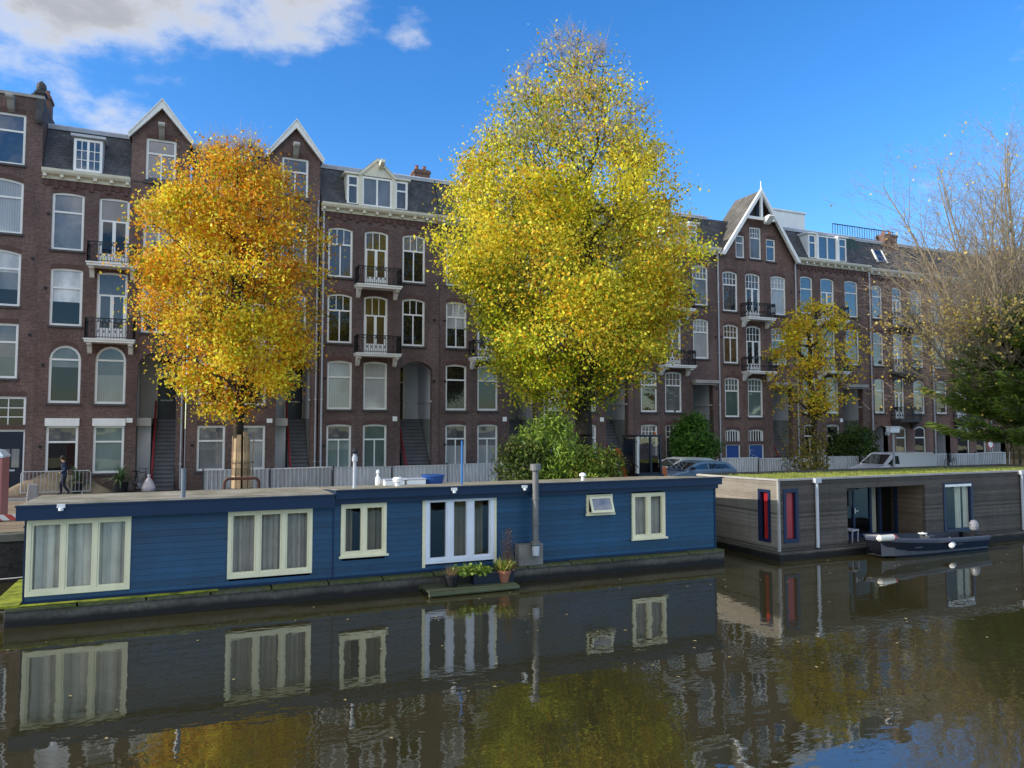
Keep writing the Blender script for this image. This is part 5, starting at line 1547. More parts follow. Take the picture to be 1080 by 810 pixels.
def p_trough(t):
    MB().box(-.55, .62, -.14, .14, 0, .24).box(-.57, .64, -.16, .16, .241, .27).build('trough', paint('trough_navy', (.012, .016, .03), .5, .2), t, True)
    rng = np.random.default_rng(9); n = 900
    c = np.vstack([rng.normal(size=(n//2, 3))*[.16, .09, .07]+[-.28, 0, .36], rng.normal(size=(n//2, 3))*[.13, .09, .06]+[.12, 0, .34]])
    c[:, 2] = np.maximum(c[:, 2], .26)
    leaf_mesh('lettuce', c, rng.uniform(.06, .13, len(c)), palette(len(c), rng, [(.28, .38, .05), (.20, .30, .04), (.35, .42, .08)]), LEAFG, t, .8, None, rng)
    strands(t, 'dry_tuft', 60, .3, .5, [(.36, .26, .14), (.28, .19, .1)], 13, .04, .25, (.08, .08)); t.children[-1].location = (.46, 0, 0)
def p_terra(t):
    MB().lathe((0, 0, 0), [(.12, 0), (.17, .24), (.19, .245), (.19, .31), (.16, .31)], 14).build('pot', TERRACOTTA, t, True)
    strands(t, 'leaves', 150, .42, .55, [(.30, .36, .05), (.20, .27, .04), (.38, .30, .08)], 5, .09, .28)
def p_tall(t):
    MB().lathe((0, 0, 0), [(.11, 0), (.15, .22), (.165, .225), (.165, .28), (.14, .28)], 14).build('pot', paint('pot_clay_pale', (.40, .20, .12), .8, .25), t, True)
    strands(t, 'dry_stalks', 46, 1.15, .11, [(.20, .12, .08), (.26, .17, .12)], 6, .012, .22)
    rng = np.random.default_rng(19); n = 420
    z = rng.uniform(.55, 1.4, n); c = np.stack([rng.normal(size=n)*.085*(1.5-z*.55), rng.normal(size=n)*.085, z], 1)
    leaf_mesh('seed_heads', c, rng.uniform(.025, .06, n), palette(n, rng, [(.30, .19, .15), (.22, .13, .10)]), LEAF, t, .6, None, rng); tag(t.children[-1], kind='stuff')
    strands(t, 'leaves', 70, .45, .6, [(.34, .28, .08), (.28, .17, .07)], 8, .08, .22)
raft_pot('flower_pot', 'round dark pot of dry grass at the left end of the floating raft', 9.72, -.52, p_dark)
raft_pot('flower_trough', 'long dark trough of lettuce-green leaves on the floating raft', 10.42, -.42, p_trough)
raft_pot('flower_pot', 'terracotta pot of yellow-green leaves at the right end of the floating raft', 11.22, -.52, p_terra)
raft_pot('flower_pot', 'small clay pot of tall dry stalks at the right end of the raft', 11.45, -.28, p_tall)

# ------------------------------------------------------------------ street furniture and site clutter
PANEL = boards('x', (.5, .5, .5), 1) if False else None
def fence_mat():
    m, nt, b, o = newmat('hoarding_white')
    v = objvec(nt); sp = N(nt, 'ShaderNodeSeparateXYZ'); L(nt, v, sp.inputs[0])
    n1 = noise(nt, v, 2, 5, .6, (1, 1, .4))
    c = ramp(nt, n1, [(.3, (.62, .63, .63)), (.7, (.84, .84, .83))])
    oi = N(nt, 'ShaderNodeObjectInfo'); c = mix(nt, 1.0, c, ramp(nt, oi.outputs['Random'], [(0, .72), (1, 1.05)]), 'MULTIPLY')
    c = mix(nt, 1.0, c, ramp(nt, noise(nt, v, 3, 6, .6, (3, 3, .4)), [(.3, .75), (.6, 1.0)]), 'MULTIPLY')
    L(nt, c, b.inputs['Base Color']); b.inputs['Roughness'].default_value = .55
    return m
HOARD = fence_mat()
def fence_panel():
    t = thing('fence_panel', 'ribbed white hoarding panel with a dark post, in the long low fence before the houses', 'fence panel', (0, 0, GZ), 0, 'white fence panels in front of the houses')
    mb = MB(); n = 15
    for k in range(n):
        x = .06+k*(2.88/n); w = 2.88/n
        mb.xprism([(.015, .04), (.015, 1.02), (.03, 1.02), (.03, .04)], x, x+w*.45).xprism([(-.045, .04), (-.045, 1.02), (.0, 1.02), (.0, .04)], x+w*.5, x+w*.95)
    mb.box(.0, 3.0, .031, .05, .04, 1.0)
    mb.build('ribbed_sheet', HOARD, t, True)
    MB().box(0, 3.0, -.045, .06, 1.021, 1.07).build('top_rail', HOARD, t, True)
    MB().box(-.03, .03, -.06, .07, 0, 1.14).build('post', paint('post_dark', (.05, .055, .06), .5, .3), t, True)
    MB().box(-.2, .2, -.25, .25, 0, .1).build('foot', STONE, t, True)
    return t
fp0 = fence_panel()
k = 0
for i in range(21):
    x = .6+i*3.02
    if 30 < x < 31 and False: continue
    o = fp0 if k == 0 else copy_tree(fp0)
    o.location = (x, 38.05+.06*math.sin(i*2.1), GZ-.03+.03*math.sin(i*3.3)); o.rotation_euler = (.03*math.sin(i*2.7), .012*math.sin(i*4.1), .03*math.sin(i*1.7)); k += 1

def crowd_barrier():
    t = thing('crowd_barrier', 'galvanised crowd barrier with upright bars behind the walking man', 'barrier', (-6.95, 39.35, GZ), -.02)
    m = paint('barrier_zinc', (.50, .51, .53), .45, .2, 3, .5)
    f = MB(); W, Hh = 2.85, 1.06
    f.path([(.06, 0, .12), (.06, 0, Hh-.1), (.14, 0, Hh), (W-.14, 0, Hh), (W-.06, 0, Hh-.1), (W-.06, 0, .12), (.06, 0, .12)], .024, 8)
    f.build('frame', m, t, True)
    b = MB()
    for k in range(1, 18): b.tube((.06+k*(W-.12)/18, 0, .12), (.06+k*(W-.12)/18, 0, Hh), .012, .012, 6)
    b.build('bars', m, t, True)
    for x in (.35, W-.35): MB().path([(x, -.28, .0), (x, -.1, .10), (x, .1, .10), (x, .28, .0)], .022, 6).build('foot', m, t, True)
crowd_barrier()
def heap(name, label, x, y, rx, ry, h, mat, seed):
    rng = np.random.default_rng(seed); bm = bmesh.new(); n = 26; rows = []
    for j in range(9):
        r = j/8; row = []
        for k in range(n):
            th = 2*PI*k/n; q = r*(1+.12*math.sin(3*th+seed)+.07*math.sin(7*th))
            z = h*max(0, (1-r**1.5))*(1+.12*math.sin(5*th+2*j))+rng.normal()*.02*(1-r)
            row.append(bm.verts.new((rx*q*math.cos(th), ry*q*math.sin(th), max(z, -.03))))
        rows.append(row)
    for a, b in zip(rows[:-1], rows[1:]):
        for k in range(n): bm.faces.new((a[k], a[(k+1) % n], b[(k+1) % n], b[k]))
    bmesh.ops.remove_doubles(bm, verts=bm.verts, dist=1e-4)
    me = bpy.data.meshes.new(name); bm.to_mesh(me); bm.free(); me.materials.append(mat)
    me.polygons.foreach_set('use_smooth', [True]*len(me.polygons))
    o = bpy.data.objects.new(name, me); C.objects.link(o); o.location = (x, y, GZ)
    return tag(o, label, 'sand heap')
heap('sand_heap', 'heap of light brown sand behind the crowd barrier', -5.6, 39.85, 2.4, .42, .95, SAND, 3)
o = MB().face([(-14, 25.9, GZ+.004), (7, 25.9, GZ+.004), (7, 36.6, GZ+.004), (-14, 36.6, GZ+.004)]).build('sand_bed', SAND); tag(o, kind='structure')

def rubbish_bag():
    o = MB().lathe((0, 0, 0), [(.22, 0), (.31, .06), (.30, .22), (.22, .42), (.10, .62), (.05, .70), (.09, .80), (.02, .82)], 12).build('rubbish_bag', None or paint('bag_white', (.68, .60, .60), .45, .3, 5), None, True, True)
    o.location = (-1.75, 39.35, GZ); o.scale = (1, .8, 1.0)
    tag(o, 'white and pink plastic bag set down beside the bicycle at the stair', 'bag')
rubbish_bag()

def bicycle(label, x, y, rz):
    t = thing('bicycle', label, 'bicycle', (x, y, GZ), rz, 'parked bicycles')
    T = paint('tyre', (.015, .015, .015), .7, .2)
    for cx in (-.54, .54):
        w = MB()
        for k in range(20):
            a, b = 2*PI*k/20, 2*PI*(k+1)/20
            w.tube((cx+.33*math.cos(a), 0, .34+.33*math.sin(a)), (cx+.33*math.cos(b), 0, .34+.33*math.sin(b)), .018, .018, 5, 0, False)
        wo = w.build('wheel', T, t, True)
        s = MB()
        for k in range(10):
            a = 2*PI*k/10; s.tube((cx, 0, .34), (cx+.32*math.cos(a), 0, .34+.32*math.sin(a)), .003, .003, 3)
        s.build('spokes', ZINC, wo, True)
    f = MB(); bbk, seat, head = (-.08, 0, .30), (-.22, 0, .86), (.38, 0, .88)
    for a, b in ((bbk, seat), (seat, head), (bbk, (.40, 0, .80)), (bbk, (-.54, 0, .34)), ((-.2, 0, .8), (-.54, 0, .34)), (head, (.54, 0, .34))): f.tube(a, b, .018, .018, 6)
    f.build('frame', BLACK, t, True)
    MB().tube(head, (.33, 0, 1.05), .014).path([(.2, -.26, 1.08), (.33, -.1, 1.06), (.33, .1, 1.06), (.2, .26, 1.08)], .013).build('handlebar', BLACK, t, True)
    MB().prism([(-.38, .93), (-.10, .95), (-.05, .98), (-.38, 1.0)], -.07, .07).tube(seat, (-.24, 0, .94), .013).build('saddle', BLACK, t, True)
    MB().tube((-.08, -.06, .30), (-.08, .06, .30), .09, .09, 12).tube((-.08, -.1, .30), (.02, -.1, .16), .012).tube((-.08, .1, .30), (-.18, .1, .44), .012).build('crank', ZINC, t, True)
bicycle('black bicycle parked beside the stair left of the plastic bag', -2.15, 39.85, .9)
bicycle('dark bicycle standing before the white fence near the right edge', 51.5, 37.6, .15)

bicycle('black bicycle leaning on the white fence below the blue doors', 36.3, 37.55, -.1)

def plank_guard(label, x, y, n, seed, mat, hgt=2.3, r=.30):
    t = thing('plank_guard', label, 'tree guard', (x, y, GZ), 0, 'plank guards round tree trunks')
    rng = random.Random(seed)
    for k in range(n):
        th = 2*PI*k/n; h = hgt*rng.uniform(.88, 1.06); l = rng.uniform(-.10, .14)
        MB().bar(((r+.06)*math.cos(th), (r+.06)*math.sin(th), 0), ((r+l)*math.cos(th), (r+l)*math.sin(th), h), .16, .035, 0, (math.cos(th), math.sin(th), 0)).build('plank', mat, t, True)
    b = MB()
    for z in (.7, 1.7):
        for k in range(16):
            a, c = 2*PI*k/16, 2*PI*(k+1)/16; q = r+.13
            b.bar((q*math.cos(a), q*math.sin(a), z), (q*math.cos(c), q*math.sin(c), z), .05, .012)
    b.build('strap', BLACK, t, True)
PLANK = boards('plank_wood', (.38, .27, .16), .3, .35, .75, .0, (8, 8, .6), .2)
plank_guard('rough planks strapped round the trunk of the orange tree', 1.88, 31.0, 10, 2, PLANK, 2.75, .32)
plank_guard('grey planks strapped round the trunk of the young slim tree', 28.75, TY, 8, 3, boards('plank_grey', (.36, .29, .24), .3, .3, .8, .0, (8, 8, .6), .2), 1.9, .28)
plank_guard('sunlit tan planks round the thick trunk at the right edge', 44.0, TY, 12, 4, PLANK, 1.9, .50)
t = thing('tree_hoop', 'rust brown steel hoop guard around the foot of the orange tree', 'tree guard', (1.85, 30.2, GZ))
RUST = paint('rust', (.12, .05, .035), .8, .4)
MB().path([(-.62, 0, 0), (-.62, 0, 1.0), (-.52, 0, 1.12), (.52, 0, 1.12), (.62, 0, 1.0), (.62, 0, 0)], .055, 8).build('hoop', RUST, t, True)

def portable_toilet():
    t = thing('portable_toilet', 'faded red portable toilet with a white roof at the left edge', 'portable toilet', (-6.17, 29.6, GZ), .0)
    R_ = paint('toilet_red', (.50, .19, .17), .5, .25); W_ = paint('toilet_white', (.70, .74, .78), .4, .15)
    MB().box(-.55, .55, -.55, .55, .08, 2.08).build('cabin', R_, t, True, bevel=.03)
    MB().box(-.62, .62, -.62, .62, 0, .078).build('base', BLACK, t, True)
    rf = MB().lathe((0, 0, 2.08), [(.80, 0), (.80, .06), (.62, .22), (.3, .30), (.02, .32)], 4); ro = rf.build('roof', W_, t, True); ro.rotation_euler = (0, 0, PI/4)
    d = MB().box(-.42, .42, -.575, -.552, .14, 2.0).build('door', paint('door_red', (.36, .08, .075), .5, .25), t, True)
    MB().box(-.4, -.3, -.60, -.576, 1.0, 1.18).build('latch', BLACK, d, True)
    MB().box(-.40, -.22, -.57, -.551, .15, 1.95).box(.1, .2, -.57, -.576, .3, 1.9).build('white_strip', W_, d, True)
portable_toilet()
t = thing('concrete_post', 'grey concrete post standing left of the crowd barrier', 'post', (-5.15, 31.5, GZ))
MB().prism([(-.20, 0), (.20, 0), (.16, 1.0), (-.12, 1.05)], -.16, .16).build('body', STONE, t, True, bevel=.03)
t = thing('barrier_board', 'low red and white striped barrier board on the quay at the left edge', 'barrier', (-5.05, 27.1, GZ))
mm, nt, b, oo = newmat('red_white_stripes'); v = objvec(nt)
w = N(nt, 'ShaderNodeTexWave', Scale=1.6); w.bands_direction = 'DIAGONAL'; L(nt, v, w.inputs['Vector'])
L(nt, ramp(nt, w.outputs['Fac'], [(.48, (.45, .05, .04)), (.52, (.65, .63, .6))]), b.inputs['Base Color'])
MB().box(-1.2, .9, -.02, .02, .25, .42).build('board', mm, t, True)
for x in (-1.0, .7): MB().box(x-.04, x+.04, -.05, .05, 0, .5).box(x-.25, x+.25, -.2, .2, 0, .06).build('foot', BLACK, t, True)
o = MB().lathe((0, 0, 0), [(.2, 0), (.2, .03), (.11, .04), (.03, .42), (.02, .43)], 12).build('marker_cone', paint('hi_vis', (.50, .80, .05), .5, .1), None, True); o.location = (-5.75, 27.9, GZ)
tag(o, 'small fluorescent yellow-green marker cone by the red toilet', 'cone')
rope = MB(); P = [Vector((-9.0, 25.15, 1.0))+(Vector(on_blue(-.3, 3.4, .5))-Vector((-9.0, 25.15, 1.0)))*s-Vector((0, 0, .35*math.sin(PI*s))) for s in np.linspace(0, 1, 12)]
rope.path(P, .016, 6); tag(rope.build('mooring_rope', STONE), 'pale mooring rope from the quay wall to the blue boat', 'rope')

# mini excavator: cab above tracks, folded orange boom
def excavator():
    t = thing('mini_excavator', 'dark mini excavator with a glazed cab beside the bushes, right of the big tree', 'excavator', (18.75, 28.6, GZ), .05)
    OR = paint('orange_machine', (.50, .13, .03), .45, .2); DK = paint('machine_dark', (.02, .024, .035), .4, .2); LT = paint('machine_pale', (.65, .64, .60), .45, .15)
    for y in (-.62, .62):
        tr = MB(); P = [(-.85, .22), (-.7, .05), (.7, .05), (.85, .22), (.75, .42), (-.75, .42)]
        tr.prism([(a, b) for a, b in P], y-.16, y+.16); tr.build('track', BLACK, t, True, bevel=.03)
    MB().box(-.7, .75, -.70, .70, .50, .98).build('body', DK, t, True, bevel=.05)
    c = MB(); h0, h1 = .98, 2.62
    for (x, y) in ((-.66, -.62), (-.66, .5), (.60, -.62), (.60, .5), (.05, -.62)): c.bar((x, y, h0), (x*.94, y*.96, h1), .10)
    c.box(-.68, .62, -.66, .54, h1, h1+.09).box(-.68, .62, -.64, .52, h0, h0+.07)
    co = c.build('cab', DK, t, True, bevel=.015)
    MB().bar((-.74, -.70, h0+.05), (-.70, -.68, h1+.02), .12).build('pale_pillar', LT, co, True)
    MB().face([(.05, -.62, h0+.05), (.58, -.62, h0+.05), (.56, -.6, h1), (.05, -.6, h1)]).face([(-.62, -.62, h0+.05), (.02, -.62, h0+.05), (.02, -.6, h1), (-.6, -.6, h1)]).build('cab_glass', clear_glass('cab_glass', (.45, .5, .5), 1.7), co, True)
    MB().box(-.64, .02, -.55, .45, h0+.07, h0+.85).box(-.66, .60, .42, .47, h0+.07, h1-.1).box(.50, .56, -.5, .42, h0+.07, h0+.8).build('cab_panel', DK, co, True)
    MB().box(-.2, .25, -.35, .2, h0+.07, h0+.45).box(.12, .28, -.35, .2, h0+.45, h0+1.15).box(.15, .25, -.22, .08, h0+1.18, h0+1.42).build('seat', BLACK, co, True, bevel=.03)
    MB().box(.62, 1.0, -.6, .6, .62, 1.28).build('counterweight', OR, t, True, bevel=.08)
    MB().lathe((.45, -.4, h1+.09), [(.06, 0), (.06, .08), (.03, .13)], 10).build('beacon', OR, co, True)
    b = MB(); b.bar((-.8, .1, .8), (-1.25, .1, 2.1), .16, .2).bar((-1.25, .1, 2.1), (-1.75, .1, 1.55), .14, .18)
    bo = b.build('boom', OR, t, True, bevel=.02)
    MB().prism([(-1.9, 1.5), (-1.6, 1.6), (-1.45, 1.1), (-1.8, .9), (-2.05, 1.15)], -.18, .38).build('bucket', DK, bo, True)
    MB().path([(-.72, -.75, 1.3), (-.98, -.78, 1.5), (-.98, -.78, 2.35), (-.72, -.7, 2.45)], .022).build('mirror_arm', BLACK, co, True)
excavator()

# cars
def car(name, label, cat, x, y, rz, col, L_=4.1, Hh=1.47, van=False, group='cars parked on the quay'):
    t = thing(name, label, cat, (x, y, GZ), rz, group)
    m, nt, b, o = newmat('car_paint'); b.inputs['Base Color'].default_value = c4(col); b.inputs['Roughness'].default_value = .35; b.inputs['Coat Weight'].default_value = .6; b.inputs['Coat Roughness'].default_value = .08
    W = 1.74 if not van else 1.78
    hl = L_/2
    if van: low = [(-hl, .25), (hl, .25), (hl, .95), (-hl+.95, .98), (-hl+.1, .80), (-hl, .6)]; gh = [(-hl+.80, .97), (hl, .95), (hl-.02, Hh-.12), (hl-.15, Hh), (-hl+1.85, Hh), (-hl+1.6, Hh-.06)]
    else: low = [(-hl, .25), (hl, .25), (hl, .88), (-hl+1.1, .92), (-hl+.12, .74), (-hl, .55)]; gh = [(-hl+.85, .91), (hl-.03, .88), (hl-.42, Hh-.12), (hl-.7, Hh-.03), (-hl+2.2, Hh), (-hl+1.75, Hh-.06)]
    MB().prism(low, -W/2, W/2).build('body', m, t, True, bevel=.06)
    c = MB(); i = len(c.v); tw = .14
    def yy(z): return W/2-.04-tw*max(0, (z-.9)/(Hh-.9))
    n = len(gh)
    A = [(px, -yy(pz), pz) for px, pz in gh]; B = [(px, yy(pz), pz) for px, pz in gh]
    c.face(A); c.face(list(reversed(B)))
    for k in range(n): c.face([A[k], A[(k+1) % n], B[(k+1) % n], B[k]])
    co = c.build('cabin', m, t, True, bevel=.04)
    gl = glazed('car_glass', (.02, .025, .025), 2.0)
    def sidewin(pts):
        for s in (-1, 1):
            MB().face([(px, s*(yy(pz)+.006), pz) for px, pz in pts]).build('side_window', gl, co, True)
    if van: sidewin([(-hl+1.05, 1.02), (-hl+2.0, 1.02), (-hl+2.0, Hh-.16), (-hl+1.72, Hh-.16)])
    else:
        sidewin([(-hl+1.15, .96), (-hl+2.3, .96), (-hl+2.3, Hh-.11), (-hl+1.92, Hh-.13)])
        sidewin([(-hl+2.38, .96), (hl-.35, .96), (hl-.62, Hh-.17), (-hl+2.38, Hh-.11)])
    a, b2 = (gh[0], gh[5])
    def lerp(u): return (a[0]+(b2[0]-a[0])*u-.012, a[1]+(b2[1]-a[1])*u+.008)
    p0, p1 = lerp(.08), lerp(.95)
    MB().face([(p0[0], -yy(p0[1])+.1, p0[1]), (p0[0], yy(p0[1])-.1, p0[1]), (p1[0], yy(p1[1])-.1, p1[1]), (p1[0], -yy(p1[1])+.1, p1[1])]).build('windscreen', gl, co, True)
    for wx in (-hl+.75, hl-.75):
        for s in (-1, 1):
            w = MB().tube((wx, s*(W/2-.2), .31), (wx, s*(W/2+.01), .31), .31, .31, 18); wo = w.build('wheel', BLACK, t, True)
            MB().tube((wx, s*(W/2+.012), .31), (wx, s*(W/2+.02), .31), .19, .17, 12).build('rim', ZINC, wo, True)
    for s in (-1, 1):
        MB().box(-hl-.02, -hl+.1, s*.6-.16, s*.6+.16, .55, .70).build('headlight', GUTTER, t, True)
        MB().box(hl-.06, hl+.015, s*.66-.08, s*.66+.08, .6, .85).build('tail_light', REDRAIL, t, True)
        MB().box(-hl+1.2, -hl+1.34, s*(W/2+.10)-.09, s*(W/2+.10)+.09, .95, 1.08).build('mirror', BLACK, t, True)
car('parked_car', 'pale blue hatchback parked behind the right end of the blue boat', 'car', 23.6, 31.2, 0, (.13, .20, .28), 4.1, 1.34)
car('parked_car', 'silver car parked behind the pale blue hatchback', 'car', 24.5, 33.6, 0, (.40, .43, .42), 4.2, 1.40)
car('parked_van', 'silver white van parked beyond the grass roof', 'van', 36.2, 29.9, 0, (.48, .49, .51), 4.9, 1.62, True, None)

def lamp_post():
    t = thing('street_light', 'slim grey pole with a boxy white head in front of the white van', 'street light', (34.0, 28.0, GZ))
    m = paint('pole_grey', (.33, .34, .36), .5, .2)
    MB().tube((0, 0, 0), (0, 0, 2.75), .06, .05, 10).build('pole', m, t, True)
    MB().box(-.34, .30, -.16, .16, 2.75, 3.05).box(-.38, .34, -.19, .19, 3.052, 3.09).build('head', paint('lamp_white', (.62, .66, .70), .4, .1), t, True, bevel=.02)
    MB().box(-.5, -.342, -.08, .08, 2.62, 2.82).build('camera_box', m, t, True)
lamp_post()
t = thing('street_sign', 'round white sign with a red rim above the fence at far right', 'sign', (57.9, 38.9, GZ))
MB().tube((0, 0, 0), (0, 0, 1.9), .03, .03, 8).build('pole', ZINC, t, True)
MB().tube((0, -.04, 1.65), (0, -.02, 1.65), .36, .36, 20).build('disc', paint('sign_red', (.5, .05, .05), .4, .1), t, True)
MB().tube((0, -.047, 1.65), (0, -.041, 1.65), .26, .26, 20).build('face', WHITE, t, True)

# ------------------------------------------------------------------ the walking man
def person():
    t = thing('person', 'man in a dark blue jacket and dark trousers walking left past the crowd barrier', 'person', (-5.13, 38.7, GZ))
    S = 1.0
    J = {'pel': (0, 0, .93), 'spine': (-.01, 0, 1.12), 'chest': (-.03, 0, 1.34), 'neck': (-.045, 0, 1.50), 'head0': (-.07, 0, 1.56), 'head1': (-.085, 0, 1.66), 'head2': (-.075, 0, 1.75),
         'shL': (-.03, .17, 1.43), 'elL': (.07, .23, 1.17), 'wrL': (-.10, .21, 1.00), 'haL': (-.17, .19, .97),
         'shR': (-.03, -.17, 1.43), 'elR': (.06, -.23, 1.17), 'wrR': (-.12, -.20, 1.02), 'haR': (-.19, -.17, 1.00),
         'hipL': (0, .09, .88), 'knL': (-.16, .09, .50), 'anL': (-.12, .09, .09), 'toL': (-.30, .09, .04),
         'hipR': (0, -.09, .88), 'knR': (-.02, -.09, .49), 'anR': (.22, -.09, .14), 'toR': (.10, -.09, .04)}
    Rr = {'pel': (.155, .12), 'spine': (.145, .11), 'chest': (.18, .125), 'neck': (.06, .06), 'head0': (.062, .075), 'head1': (.082, .10), 'head2': (.07, .085),
          'sh': (.085, .085), 'el': (.058, .058), 'wr': (.045, .045), 'ha': (.042, .03), 'hip': (.105, .105), 'kn': (.072, .072), 'an': (.05, .05), 'to': (.042, .035)}
    E_ = [('pel', 'spine'), ('spine', 'chest'), ('chest', 'neck'), ('neck', 'head0'), ('head0', 'head1'), ('head1', 'head2')]
    for s in 'LR': E_ += [('chest', 'sh'+s), ('sh'+s, 'el'+s), ('el'+s, 'wr'+s), ('wr'+s, 'ha'+s), ('pel', 'hip'+s), ('hip'+s, 'kn'+s), ('kn'+s, 'an'+s), ('an'+s, 'to'+s)]
    names = list(J); me = bpy.data.meshes.new('body'); me.from_pydata([J[k] for k in names], [(names.index(a), names.index(b)) for a, b in E_], [])
    o = bpy.data.objects.new('body', me); C.objects.link(o)
    sk = o.modifiers.new('skin', 'SKIN'); sb = o.modifiers.new('sub', 'SUBSURF'); sb.levels = 2; sb.render_levels = 2
    lay = me.skin_vertices[0] if len(me.skin_vertices) else None
    if lay is None:
        bpy.context.view_layer.objects.active = o; bpy.ops.mesh.customdata_skin_add(); lay = me.skin_vertices[0]
    for i, k in enumerate(names):
        r = Rr.get(k) or Rr[k[:-1]]
        lay.data[i].radius = r; lay.data[i].use_root = (k == 'pel')
    dg = bpy.context.evaluated_depsgraph_get()
    m2 = bpy.data.meshes.new_from_object(o.evaluated_get(dg)); m2.name = 'body'
    o.modifiers.clear(); o.data = m2
    SK = paint('skin', (.50, .30, .21), .55, .1); JK = paint('jacket_navy', (.028, .045, .095), .8, .25, 6); TR = paint('trousers_dark', (.014, .018, .035), .8, .25); SH = paint('shoe_dark', (.02, .018, .016), .5, .2)
    m2.materials.clear()
    for mm_ in (JK, TR, SK, SH): m2.materials.append(mm_)
    for p in m2.polygons:
        c = p.center
        hand = c.x < -.135 and .9 < c.z < 1.06 and abs(c.y) > .1
        p.material_index = 2 if (c.z > 1.50 or hand) else 0 if c.z > .86 else 1 if c.z > .10 else 3
        p.use_smooth = True
    o.parent = t
    hr = MB().lathe((-.07, 0, 1.66), [(.103, -.04), (.112, .02), (.108, .08), (.075, .125), (.02, .14)], 14).box(-.02, .045, -.09, .09, 1.58, 1.72)
    hr.build('hair', paint('hair_dark', (.03, .02, .015), .8, .3), t, True, True)
    MB().prism([(-.185, 1.665), (-.205, 1.635), (-.165, 1.63)], -.014, .014).build('nose', SK, t, True)
    MB().prism([(.02, 1.50), (-.10, 1.50), (-.11, 1.45), (.04, 1.44)], -.10, .10).build('collar', JK, t, True, bevel=.02)
    return t
person()
t = thing('shoulder_bag', 'small brown shoulder bag at the back of the walking man', 'bag', (-4.96, 38.68, GZ+.92))
MB().box(-.03, .17, -.13, .13, 0, .26).build('body', paint('bag_brown', (.10, .07, .05), .7, .3), t, True, bevel=.04)
MB().path([(.02, -.12, .25), (-.06, -.17, .45), (-.16, -.06, .62)], .012).build('strap', BLACK, t, True)

# floating leaves on the canal: scattered yellow specks
def floating_leaves():
    rng = np.random.default_rng(77); n = 170
    c = np.stack([rng.uniform(-8, 26, n), rng.uniform(7.5, 18.8, n), np.full(n, .012)], 1)
    v = []; f = []
    mb = MB()
    for (x, y, z) in c:
        a = rng.uniform(0, 2*PI); s = rng.uniform(.02, .05); ca, sa = math.cos(a)*s, math.sin(a)*s
        mb.face([(x-ca, y-sa, z), (x+sa*.6, y-ca*.6, z+.004), (x+ca, y+sa, z), (x-sa*.6, y+ca*.6, z+.004)])
    o = mb.build('floating_leaves', paint('fallen_leaf', (.42, .33, .14), .6, .3, 4)); tag(o, kind='stuff')
floating_leaves()

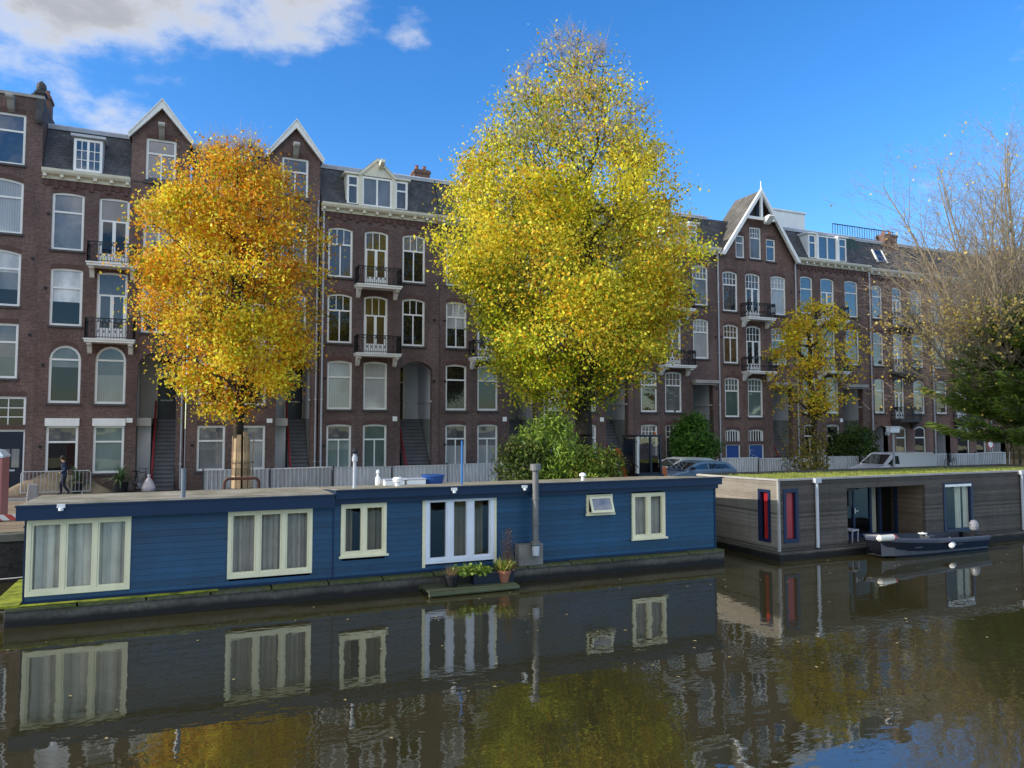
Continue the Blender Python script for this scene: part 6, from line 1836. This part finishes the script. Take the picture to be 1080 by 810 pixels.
# ------------------------------------------------------------------ sky, sun, camera
SUN_EL, SUN_AZ = rad(21.5), rad(5.0)       # sun low over the left end of the street, just behind the house fronts
def world():
    w = bpy.data.worlds.new('World'); bpy.context.scene.world = w; w.use_nodes = True
    nt = w.node_tree; bg = nt.nodes['Background']
    sk = N(nt, 'ShaderNodeTexSky', sky_type='NISHITA'); sk.sun_disc = False; sk.sun_elevation = SUN_EL; sk.sun_rotation = -(PI/2-SUN_AZ)
    sk.air_density = 1.0; sk.dust_density = .35; sk.ozone_density = 2.2; sk.altitude = 0
    tc = N(nt, 'ShaderNodeTexCoord'); v = tc.outputs['Generated']
    hs = N(nt, 'ShaderNodeHueSaturation', Saturation=1.32, Value=1.5); L(nt, sk.outputs[0], hs.inputs['Color'])
    sky = mix(nt, 1.0, hs.outputs['Color'], (.84, 1.0, 1.22), 'MULTIPLY')
    n1 = noise(nt, v, 4.2, 9, .60, (1, 1, 2.0)); n2 = noise(nt, v, 9, 6, .6, (1, 1, 1.8))
    def blob(d, r0, r1, stretch=1.0):
        d = Vector(d).normalized()
        sub = N(nt, 'ShaderNodeVectorMath', operation='SUBTRACT'); L(nt, v, sub.inputs[0]); sub.inputs[1].default_value = d
        sc = N(nt, 'ShaderNodeVectorMath', operation='MULTIPLY'); L(nt, sub.outputs[0], sc.inputs[0]); sc.inputs[1].default_value = (1, 1, stretch)
        ln = N(nt, 'ShaderNodeVectorMath', operation='LENGTH'); L(nt, sc.outputs[0], ln.inputs[0])
        mr = N(nt, 'ShaderNodeMapRange', interpolation_type='SMOOTHSTEP'); L(nt, ln.outputs['Value'], mr.inputs['Value'])
        mr.inputs['From Min'].default_value = r0; mr.inputs['From Max'].default_value = r1; mr.inputs['To Min'].default_value = 1; mr.inputs['To Max'].default_value = 0
        return mr.outputs[0]
    def math_(op, a, b):
        m = N(nt, 'ShaderNodeMath', operation=op)
        for s, x in zip(m.inputs, (a, b)):
            if isinstance(x, (int, float)): s.default_value = x
            else: L(nt, x, s)
        return m.outputs[0]
    area = None
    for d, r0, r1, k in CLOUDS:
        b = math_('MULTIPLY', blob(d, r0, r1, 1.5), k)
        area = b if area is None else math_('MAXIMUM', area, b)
    m = math_('ADD', area, math_('MULTIPLY', math_('SUBTRACT', n1, .5), 2.7)); m = math_('ADD', m, math_('MULTIPLY', math_('SUBTRACT', n2, .5), .55))
    mr = N(nt, 'ShaderNodeMapRange', interpolation_type='SMOOTHSTEP'); L(nt, m, mr.inputs['Value']); mr.inputs['From Min'].default_value = .36; mr.inputs['From Max'].default_value = 1.0
    core = N(nt, 'ShaderNodeMapRange', interpolation_type='SMOOTHSTEP'); L(nt, m, core.inputs['Value']); core.inputs['From Min'].default_value = .60; core.inputs['From Max'].default_value = 1.12
    # unseen clouds behind the camera, brightened to add fill on the shaded fronts
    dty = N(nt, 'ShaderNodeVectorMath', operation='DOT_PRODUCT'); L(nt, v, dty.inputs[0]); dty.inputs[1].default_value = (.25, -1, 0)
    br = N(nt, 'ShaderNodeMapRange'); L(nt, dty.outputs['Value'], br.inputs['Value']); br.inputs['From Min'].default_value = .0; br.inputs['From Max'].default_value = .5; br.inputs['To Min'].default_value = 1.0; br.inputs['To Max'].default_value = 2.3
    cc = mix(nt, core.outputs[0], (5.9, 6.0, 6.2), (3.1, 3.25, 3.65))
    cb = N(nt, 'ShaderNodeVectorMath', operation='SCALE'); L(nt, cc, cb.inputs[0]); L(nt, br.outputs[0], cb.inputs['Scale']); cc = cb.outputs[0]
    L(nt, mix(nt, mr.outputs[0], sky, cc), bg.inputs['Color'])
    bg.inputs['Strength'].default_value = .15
F_ = Vector((math.cos(rad(66.6)), math.sin(rad(66.6)), 0)); R_ = Vector((math.sin(rad(66.6)), -math.cos(rad(66.6)), 0))
def dirn(az, el):        # azimuth to the right of the view, elevation, degrees
    return (F_*math.cos(rad(az))+R_*math.sin(rad(az)))*math.cos(rad(el))+Vector((0, 0, math.sin(rad(el))))
CLOUDS = [(dirn(-27, 30), .08, .32, .88), (dirn(-17.5, 28.5), .03, .17, .85), (dirn(-34, 23.5), .02, .16, .78), (dirn(-27, 21.0), .0, .12, .62), (dirn(-30, 26), .02, .16, .8), (dirn(-7.5, 28.3), .0, .09, .50), (dirn(24, 16.5), .0, .06, .42), (dirn(-45, 33), .1, .4, 1.0),
          (dirn(180, 48), .5, 1.2, 1.05), (dirn(-150, 25), .2, .7, .95), (dirn(150, 45), .2, .7, .9), (dirn(-120, 25), .1, .5, .85), (dirn(-165, 75), .2, .9, .9)]  # cloud cover added out of view, as fill light for the shaded fronts
world()
sun = bpy.data.lights.new('sun', 'SUN'); sun.energy = 5.0; sun.angle = rad(.6); sun.color = (1, .94, .84)
so = bpy.data.objects.new('sun', sun); C.objects.link(so)
sd = Vector((-math.cos(SUN_EL)*math.cos(SUN_AZ), math.cos(SUN_EL)*math.sin(SUN_AZ), math.sin(SUN_EL)))
so.rotation_euler = (-sd).to_track_quat('-Z', 'Y').to_euler()
so.location = sd*200
cam = bpy.data.cameras.new('camera'); cam.sensor_width = 36; cam.lens = 783/1080*36; cam.clip_end = 3000; cam.clip_start = .1
co = bpy.data.objects.new('camera', cam); C.objects.link(co); co.location = (0, 0, 4.4)
d = F_*math.cos(rad(3.17))+Vector((0, 0, math.sin(rad(3.17))))
co.rotation_euler = d.to_track_quat('-Z', 'Y').to_euler()
S = bpy.context.scene; S.camera = co
S.view_settings.view_transform = 'Standard'; S.view_settings.look = 'None'; S.view_settings.exposure = 0; S.view_settings.gamma = 1
S.render.resolution_x = 1024; S.render.resolution_y = 768
S.cycles.max_bounces = 8; S.cycles.transparent_max_bounces = 12
